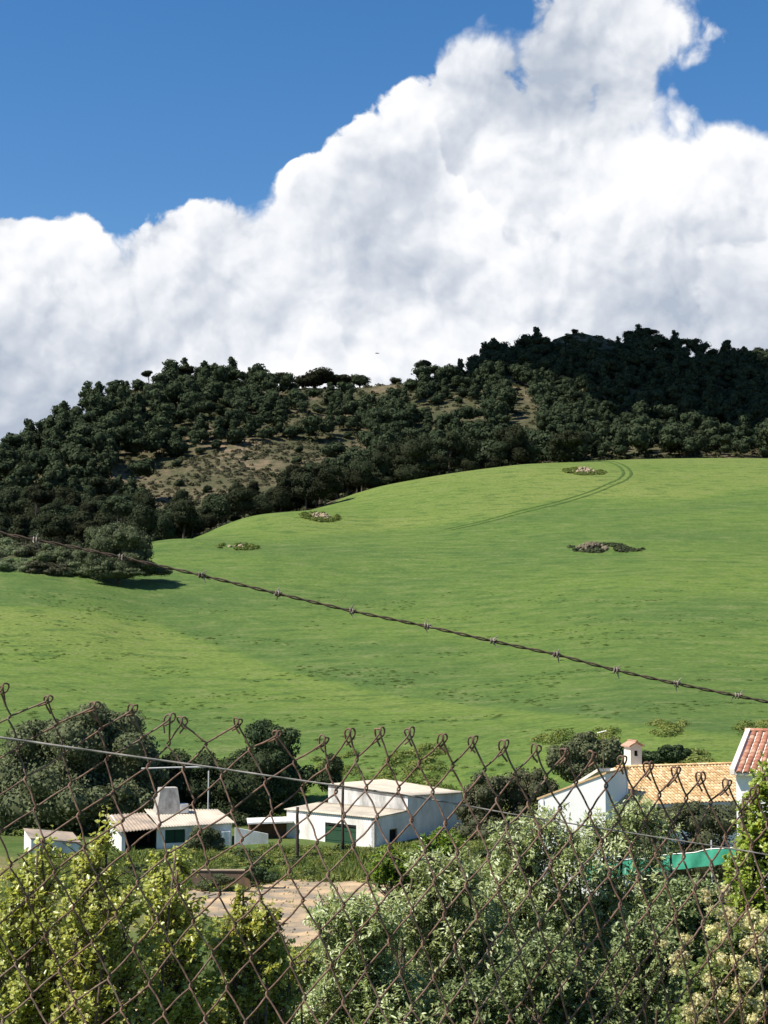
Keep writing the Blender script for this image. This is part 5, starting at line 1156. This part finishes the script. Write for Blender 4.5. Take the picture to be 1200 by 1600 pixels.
# wheel tracks in the crop
m_track = mat_noise('pressed_crop', [(0.35, (0.040, 0.075, 0.016)), (0.65, (0.075, 0.118, 0.026))], 0.8, 0.9, 5, 0.6, 0.2, 0.1)
def track(off):
    c = np.array([(918, 455), (940, 444), (962, 432), (977, 418), (984, 402), (974, 391), (950, 381), (915, 369), (870, 357), (820, 345), (775, 336), (735, 330), (700, 326)], float)
    t = np.linspace(0, len(c) - 1, 150); px = np.interp(t, np.arange(len(c)), c[:, 0]); D = np.interp(t, np.arange(len(c)), c[:, 1])
    for _ in range(12): px[1:-1] = (px[:-2] + px[1:-1] + px[2:]) / 3; D[1:-1] = (D[:-2] + D[1:-1] + D[2:]) / 3
    X = (px - 600) / F_PX * D; d = unit(np.c_[np.gradient(X), np.gradient(D)]); nr = np.c_[-d[:, 1], d[:, 0]]
    rows = []
    w = 0.42 * np.interp(np.arange(150), [0, 10, 100, 149], [0.4, 1, 1, 0.35])[:, None] * (1 + 0.3 * vnoise(np.c_[X, D, 0 * X], 0.4)[:, None])
    for s in (-1, -0.35, 0.35, 1):
        q = np.c_[X, D] + nr * (off + s * w); rows.append(np.c_[q, ground(q[:, 0], q[:, 1]) + (0.10 if abs(s) < 0.5 else 0.02)])
    V = np.stack(rows, 1).reshape(-1, 3); i = np.arange(149)[:, None] * 4; j = np.arange(3)[None]
    F = np.stack([i + j, i + j + 1, i + j + 5, i + j + 4], -1).reshape(-1, 4)
    tag(link('wheel_track', npmesh('wheel_track', V, [F], None, True), m_track), kind='structure')
track(-1.0); track(1.0)
# heaps of field stones with scrub round them
m_stone = mat_noise('field_stone', [(0.35, (0.17, 0.135, 0.085)), (0.65, (0.34, 0.27, 0.17))], 1.2, 0.95, 5, 0.5, 0.05)
m_stone2 = mat_noise('dark_field_stone', [(0.35, (0.08, 0.066, 0.045)), (0.65, (0.19, 0.155, 0.10))], 1.2, 0.95, 5, 0.5, 0.05)
def heap(px, D, w, d, h, nst, ms, label, green=60, shift=0.0, gm=None):
    x, y, z = gpt(px, D); t = empty('stone_heap', (x, y, z)); tag(t, label, 'stone heap')
    iv, itf = ICO[1]; parts = []
    for i in range(nst):
        a = rng.uniform(0, 6.28); q = math.sqrt(rng.random()); ex, ey = q * w * 0.55 * math.cos(a), q * d * 0.6 * math.sin(a); s = rng.uniform(0.25, 0.6)
        c = np.array((ex, ey, gz(x + ex, y + ey) - z + max(0, h * (1 - q * q)) - 0.1)); V = iv * (s * rng.uniform(0.7, 1.3, 3)) * (1 + 0.25 * fbm(iv + i, 1.5, 2))[:, None] + c
        parts.append((V, [itf], np.full(len(V), 0.5)))
    V, F, v = merge(parts); tag(link('stones', npmesh('stones', V, F, v), ms, t), kind='stuff')
    parts = []
    for i in range(green * 2):
        a = rng.uniform(0, 6.28); q = math.sqrt(rng.uniform(0.12, 1.0)); ex, ey = (q * math.cos(a) + shift * rng.random()) * w, q * d * math.sin(a); V, Fq = CL[i % 4]; s = rng.uniform(0.25, 0.9)
        if vnoise(np.array([[(x + ex) * 0.4, (y + ey) * 0.25, 0]]))[0] < -0.12: continue
        parts.append((V * s + (ex, ey, gz(x + ex, y + ey) - z + 0.2 * h * (1 - q)), [Fq], np.repeat(np.clip(rng.normal(0.4, 0.2, len(Fq)), 0, 1), 4)))
    V, F, v = merge(parts); tag(link('scrub', npmesh('scrub', V, F, v), gm or m_crop, t), kind='stuff')
heap(914, 404, 5.6, 7, 0.8, 60, m_stone, 'pale stone heap beside the curved wheel tracks near the field crest', 170, 0, m_weed)
heap(500, 342, 4.4, 7, 0.6, 40, m_stone, 'pale stone heap on the left shoulder of the field below the dark trees', 150, 0, m_weed)
heap(372, 296, 4.0, 4, 0.25, 8, m_stone, 'low grassy stone heap in the hollow near the left end of the field', 70, 0, m_weed)
heap(925, 291, 5.6, 5, 1.1, 70, m_stone2, 'big dark overgrown stone heap in the middle of the right slope', 330, 0.8, m_grove)
# bird
b = at(590, 552, 70.0); mb = MB()
V = np.array([(-0.13, 0, 0), (-0.06, 0, 0.025), (0.02, 0, 0.02), (0.10, 0, 0.0), (-0.06, 0, -0.02), (0.02, 0, -0.02), (-0.02, -0.02, 0.005), (-0.05, -0.10, 0.03), (0.12, -0.22, 0.075), (0.03, -0.09, 0.03), (-0.02, 0.02, 0.005), (-0.05, 0.08, -0.01), (0.12, 0.16, -0.06), (0.03, 0.07, -0.01), (0.0, 0.025, 0.0), (0.0, -0.025, 0.0)])
mb.add(V, [(0, 1, 6), (0, 10, 1), (1, 2, 6), (1, 10, 2), (2, 3, 15), (2, 14, 3), (0, 6, 4), (0, 4, 10), (4, 6, 15, 5), (4, 5, 14, 10), (5, 15, 3), (5, 3, 14), (6, 7, 9, 15), (7, 8, 9), (10, 14, 13, 11), (11, 13, 12), (2, 15, 6), (2, 10, 14)])
bird = mb.build('bird', m_dark); bird.location = b; bird.rotation_euler = (0.5, 0, 0.1); tag(bird, 'small dark bird gliding in front of the clouds above the saddle', 'bird')
# ------------------------------------------------------------------ rusty chain-link fence
m_rust, nt, bs, out = mat('rusty_wire')
a = noise(nt, 160.0, 4); b2 = noise(nt, 18.0, 4)
c = cramp(nt, a, [(0.35, (0.085, 0.046, 0.032)), (0.55, (0.165, 0.092, 0.060)), (0.72, (0.23, 0.135, 0.085))])
c = mixc(nt, cramp(nt, b2, [(0.50, (0,) * 3), (0.72, (0.6,) * 3)]), c, (0.20, 0.16, 0.12))
nt.links.new(c, bs.inputs['Base Color']); bs.inputs['Roughness'].default_value = 0.8; bs.inputs['Metallic'].default_value = 0.15; bump(nt, bs, a, 0.5, 0.0005)
m_galv = mat_noise('dull_galvanised_wire', [(0.35, (0.15, 0.135, 0.115)), (0.65, (0.29, 0.27, 0.24))], 60.0, 0.6, 4)
m_barb = mat_noise('barb_metal', [(0.35, (0.12, 0.09, 0.07)), (0.65, (0.30, 0.26, 0.21))], 60.0, 0.6, 4)
m_oldwire = mat_noise('dark_rusted_wire', [(0.35, (0.035, 0.026, 0.020)), (0.65, (0.10, 0.065, 0.045))], 120.0, 0.8, 4)
# measured mesh nodes: (column, row) -> photo pixel; rows count down from the top knuckles
NODES = {(0, 0): (5, 1078), (1, 0): (75, 1095), (2, 0): (148, 1105), (3, 0): (207, 1110), (4, 0): (266, 1124), (5, 0): (284, 1130), (6, 0): (372, 1132), (7, 0): (433, 1150), (8, 0): (507, 1160), (9, 0): (547, 1148), (10, 0): (594, 1146),
         (11, 0): (640, 1147), (12, 0): (692, 1157), (13, 0): (739, 1160), (14, 0): (788, 1167), (15, 0): (838, 1173), (16, 0): (883, 1179), (17, 0): (926, 1184), (18, 0): (973, 1190), (19, 0): (1015, 1200), (20, 0): (1057, 1207), (21, 0): (1095, 1215), (22, 0): (1137, 1227), (23, 0): (1180, 1238),
         (0, 1): (15, 1120), (1, 1): (88, 1132), (2, 1): (157, 1139), (3, 1): (222, 1153), (4, 1): (263, 1163), (5, 1): (322, 1162), (6, 1): (390, 1170), (7, 1): (460, 1190), (8, 1): (512, 1197), (9, 1): (557, 1187), (10, 1): (606, 1188), (11, 1): (655, 1192), (12, 1): (707, 1197), (13, 1): (757, 1203), (14, 1): (804, 1209), (15, 1): (853, 1215), (16, 1): (900, 1222), (17, 1): (947, 1228), (18, 1): (988, 1237), (19, 1): (1030, 1243), (20, 1): (1072, 1248), (21, 1): (1110, 1254),
         (0, 2): (28, 1168), (1, 2): (100, 1178), (2, 2): (167, 1185), (3, 2): (232, 1196), (4, 2): (287, 1201), (5, 2): (347, 1212), (6, 2): (415, 1222), (7, 2): (473, 1229), (8, 2): (525, 1238), (9, 2): (572, 1232), (10, 2): (623, 1233), (11, 2): (676, 1238), (12, 2): (727, 1244), (13, 2): (777, 1250), (14, 2): (826, 1256), (15, 2): (875, 1263), (16, 2): (922, 1272), (17, 2): (967, 1280),
         (0, 3): (40, 1215), (1, 3): (110, 1225), (2, 3): (177, 1237), (3, 3): (243, 1243), (4, 3): (303, 1254), (5, 3): (363, 1267), (7, 3): (482, 1273), (9, 3): (589, 1277), (10, 3): (643, 1282), (11, 3): (696, 1287), (12, 3): (748, 1293),
         (0, 4): (55, 1263), (1, 4): (123, 1272), (2, 4): (192, 1282), (3, 4): (249, 1289), (4, 4): (312, 1300), (5, 4): (378, 1313), (7, 4): (495, 1317), (8, 4): (552, 1322), (9, 4): (608, 1325), (10, 4): (664, 1330),
         (0, 5): (67, 1313), (1, 5): (132, 1323), (2, 5): (200, 1328), (3, 5): (260, 1337), (4, 5): (323, 1349), (6, 5): (452, 1362), (7, 5): (513, 1367), (8, 5): (575, 1373),
         (0, 6): (85, 1362), (1, 6): (152, 1372), (2, 6): (215, 1378), (3, 6): (278, 1387), (4, 6): (343, 1397), (5, 6): (407, 1403), (6, 6): (473, 1407), (7, 6): (537, 1415),
         (0, 7): (115, 1417), (1, 7): (182, 1427), (2, 7): (247, 1435), (3, 7): (302, 1440), (4, 7): (367, 1446), (5, 7): (437, 1450), (6, 7): (500, 1457),
         (0, 8): (145, 1470), (1, 8): (210, 1482), (2, 8): (270, 1484), (3, 8): (333, 1489)}
K_ = np.array(list(NODES.keys()), float); Q_ = np.array(list(NODES.values()), float)
def basis(m, n): return np.stack([np.ones_like(m), m, n, m * m, m * n, n * n, m * m * n * 0.1, m ** 3 * 0.1, m * n * n * 0.1], -1)
sc_m = 12.0; sc_n = 6.0
w_ = np.linalg.lstsq(basis(K_[:, 0] / sc_m, K_[:, 1] / sc_n), Q_, rcond=None)[0]
RES = Q_ - basis(K_[:, 0] / sc_m, K_[:, 1] / sc_n) @ w_
def node_px(m, n):
    if (m, n) in NODES: return np.array(NODES[(m, n)], float)
    # far from measured nodes the mesh continues evenly
    mm = min(max(m, -1), 23); nn = min(n, 9)
    f = lambda a, b: basis(np.array(a / sc_m), np.array(b / sc_n)) @ w_
    p = f(mm, nn)
    if m != mm: p = p + (m - mm) * ((f(mm, nn) - f(mm - 1, nn)) * (1.0, 0.35) if m > mm else f(mm + 1, nn) - f(mm, nn))
    if n > nn: p = p + (n - nn) * np.array((26.0, 50.0))
    d2 = ((K_[:, 0] - m) / 1.2) ** 2 + ((K_[:, 1] - n) / 1.2) ** 2; wgt = np.exp(-d2)
    if wgt.sum() > 1e-4: p = p + (wgt[:, None] * RES).sum(0) / max(wgt.sum(), 1.0)
    return p
FD = 1.9; NR = 38
def fence_pt(m, n):
    p = node_px(m, n) + (rnd2.normal(0, 1.3, 2) if (m, n) not in NODES else 0)
    return at(p[0], p[1], FD + 0.025 * math.sin(m * 0.35 + n * 0.2) + 0.012 * math.sin(n * 0.9))
rnd2 = np.random.default_rng(17)
MM = range(-26, 62)
PT = {(m, n): fence_pt(m, n) for m in range(-62, 64) for n in range(0, NR + 1)}
fence = empty('wire_fence', at(600, 1000 + 1.55 / FD * 2400, FD))
tag(fence, 'rusty chain link wire fence with bent open knuckles along its top edge', 'fence')
FO = np.array(fence.location); WR = 0.00120
def strand(m, first):
    """one zigzag wire; first = 'right' starts down-right from knuckle m, 'left' starts down-left"""
    seq = [(m, 0)]; go = first
    while seq[-1][1] < NR:
        a, b = seq[-1]
        seq.append((a, b + 1) if go == 'right' else (a - 1, b + 1)); go = 'left' if go == 'right' else 'right'
    P = [PT.get(s) for s in seq]
    if any(p is None for p in P): return None
    rr = 0.0022; out = []
    # knuckle: the cut end bent back over itself
    k0 = P[0]; d1 = unit(P[1] - P[0]); sgn = 1.0 if first == 'left' else -1.0
    j = rnd2.normal(0, 0.0012, 6)
    side = np.array((sgn, 0, 0)); upv = np.array((0, 0, 1.0))
    kn = [d1 * (0.017 + 2 * j[1]) + side * (0.004 + j[2]) + (0, 0.003, 0), d1 * 0.006 + side * (0.0068 + j[3]) + (0, 0.004, 0), side * 0.0068 + upv * (0.0045 + j[4]) + (0, 0.003, 0), side * 0.003 + upv * (0.0080 + j[5]),
          side * -0.001 + upv * 0.0055 + (0, -0.002, 0), upv * 0.001 + (0, -0.002, 0), d1 * 0.008 + (0, -0.001, 0)]
    out += [k0 + q * rnd2.uniform(0.85, 1.1) for q in kn]
    for i in range(1, len(P) - 1):
        if P[i][2] < -0.1: break
        right = (seq[i][0] == seq[i - 1][0])            # reached by a down-right leg: this is a right-hand corner
        s = rr if right else -rr
        a = unit(P[i - 1] - P[i]); b = unit(P[i + 1] - P[i]); L = np.linalg.norm(P[i - 1] - P[i])
        fr = -1.0 if right else 1.0
        mid = (P[i - 1] + P[i]) / 2
        out += [mid + (rnd2.normal(0, 0.0008), rnd2.normal(0, 0.001), rnd2.normal(0, 0.0008)),
                P[i] + a * 0.0075 + (s * 0.4, 0.0022 * fr, 0), P[i] + a * 0.0022 + (s * 1.2, 0.0016 * fr, 0), P[i] + b * 0.0022 + (s * 1.2, -0.0016 * fr, 0), P[i] + b * 0.0075 + (s * 0.4, -0.0022 * fr, 0)]
    out = np.array(out) - FO
    # round the polyline
    q = [out[0]]
    for a, b in zip(out[:-1], out[1:]): q += [a * 0.75 + b * 0.25, a * 0.25 + b * 0.75]
    q.append(out[-1]); return np.array(q)
for m in MM:
    for first in ('right', 'left'):
        pts = strand(m, first)
        if pts is None: continue
        V, F = tube_arrays(pts, np.full(len(pts), WR), 6)
        link('wire', npmesh('wire', V, [F], None, True), m_rust, fence)
# grey straining wire laced through the mesh
c = np.array([(-1500, 880), (-330, 1098), (-120, 1132), (0, 1152), (165, 1176), (330, 1199), (480, 1221), (640, 1243), (800, 1272), (1000, 1304), (1200, 1335), (1500, 1378), (2900, 1500)], float)
t = np.linspace(0, len(c) - 1, 120); px = np.interp(t, np.arange(len(c)), c[:, 0]); py = np.interp(t, np.arange(len(c)), c[:, 1])
for _ in range(6): py[1:-1] = (py[:-2] + 2 * py[1:-1] + py[2:]) / 4
pts = np.array([at(a, b, FD + 0.012 + 0.004 * math.sin(i)) for i, (a, b) in enumerate(zip(px, py))]) - FO
V, F = tube_arrays(pts, np.interp(np.arange(len(pts)), [0, 30, 90, 119], [0.0016, 0.0016, 0.0009, 0.0009]), 6); link('straining_wire', npmesh('straining_wire', V, [F], None, True), m_galv, fence)
# barbed wire above the mesh
BD = 2.1
c = np.array([(-1500, 380), (-420, 705), (-200, 770), (0, 833), (120, 856), (190, 871), (315, 899), (435, 928), (550, 955), (668, 979), (770, 1002), (870, 1023), (960, 1047), (1055, 1068), (1200, 1097), (1350, 1128), (1600, 1172), (2900, 1300)], float)
s = np.linspace(0, len(c) - 1, 1400); px = np.interp(s, np.arange(len(c)), c[:, 0]); py = np.interp(s, np.arange(len(c)), c[:, 1])
for _ in range(60): py[1:-1] = (py[:-2] + 2 * py[1:-1] + py[2:]) / 4
L = np.array([at(a, b, BD) for a, b in zip(px, py)])
bw = empty('barbed_wire', tuple(L[700])); tag(bw, 'dark twisted barbed wire sagging across the view above the chain link fence', 'barbed wire')
BO = np.array(bw.location); arc = np.r_[0, np.cumsum(np.linalg.norm(np.diff(L, axis=0), axis=1))]
u = np.arange(0, arc[-1], 0.004); P = np.stack([np.interp(u, arc, L[:, i]) for i in range(3)], 1)
T = unit(np.gradient(P, axis=0)); A = unit(np.cross(T, (0, 1, 0))); B = np.cross(T, A)
for ph in (0, math.pi):
    th = u / 0.052 * 2 * math.pi + ph
    q = P + 0.0014 * (np.cos(th)[:, None] * A + np.sin(th)[:, None] * B) - BO
    V, F = tube_arrays(q, np.full(len(q), 0.0011), 5); link('strand', npmesh('strand', V, [F], None, True), m_oldwire, bw)
for bx in [-1300, -1050, -820, -620, -480, -350, -235, -120, -30, 55, 190, 315, 435, 550, 668, 770, 868, 962, 1055, 1148, 1240, 1335, 1430, 1530, 1640, 1800, 1980, 2200]:
    i = int(np.argmin(np.abs((600 + F_PX * P[:, 0] / P[:, 1]) - bx))); o_ = P[i]; mb = MB()
    th = np.linspace(0, 4.2 * math.pi, 26); hel = o_ + T[i] * np.linspace(-0.004, 0.004, 26)[:, None] + 0.0034 * (np.cos(th)[:, None] * A[i] + np.sin(th)[:, None] * B[i]); mb.tube(hel - BO, 0.0011, 5)
    for k in range(4):
        ang = k * math.pi / 2 + rnd2.uniform(-0.5, 0.5); d = unit(math.cos(ang) * A[i] + math.sin(ang) * B[i] + rnd2.normal(0, 0.35) * T[i])
        s0 = o_ + T[i] * rnd2.uniform(-0.004, 0.004); mb.tube([s0 - BO, s0 + d * 0.006 - BO, s0 + d * 0.0105 + T[i] * 0.002 - BO], (0.0010, 0.0009, 0.0004), 5)
    mb.build('barb', m_barb, bw)
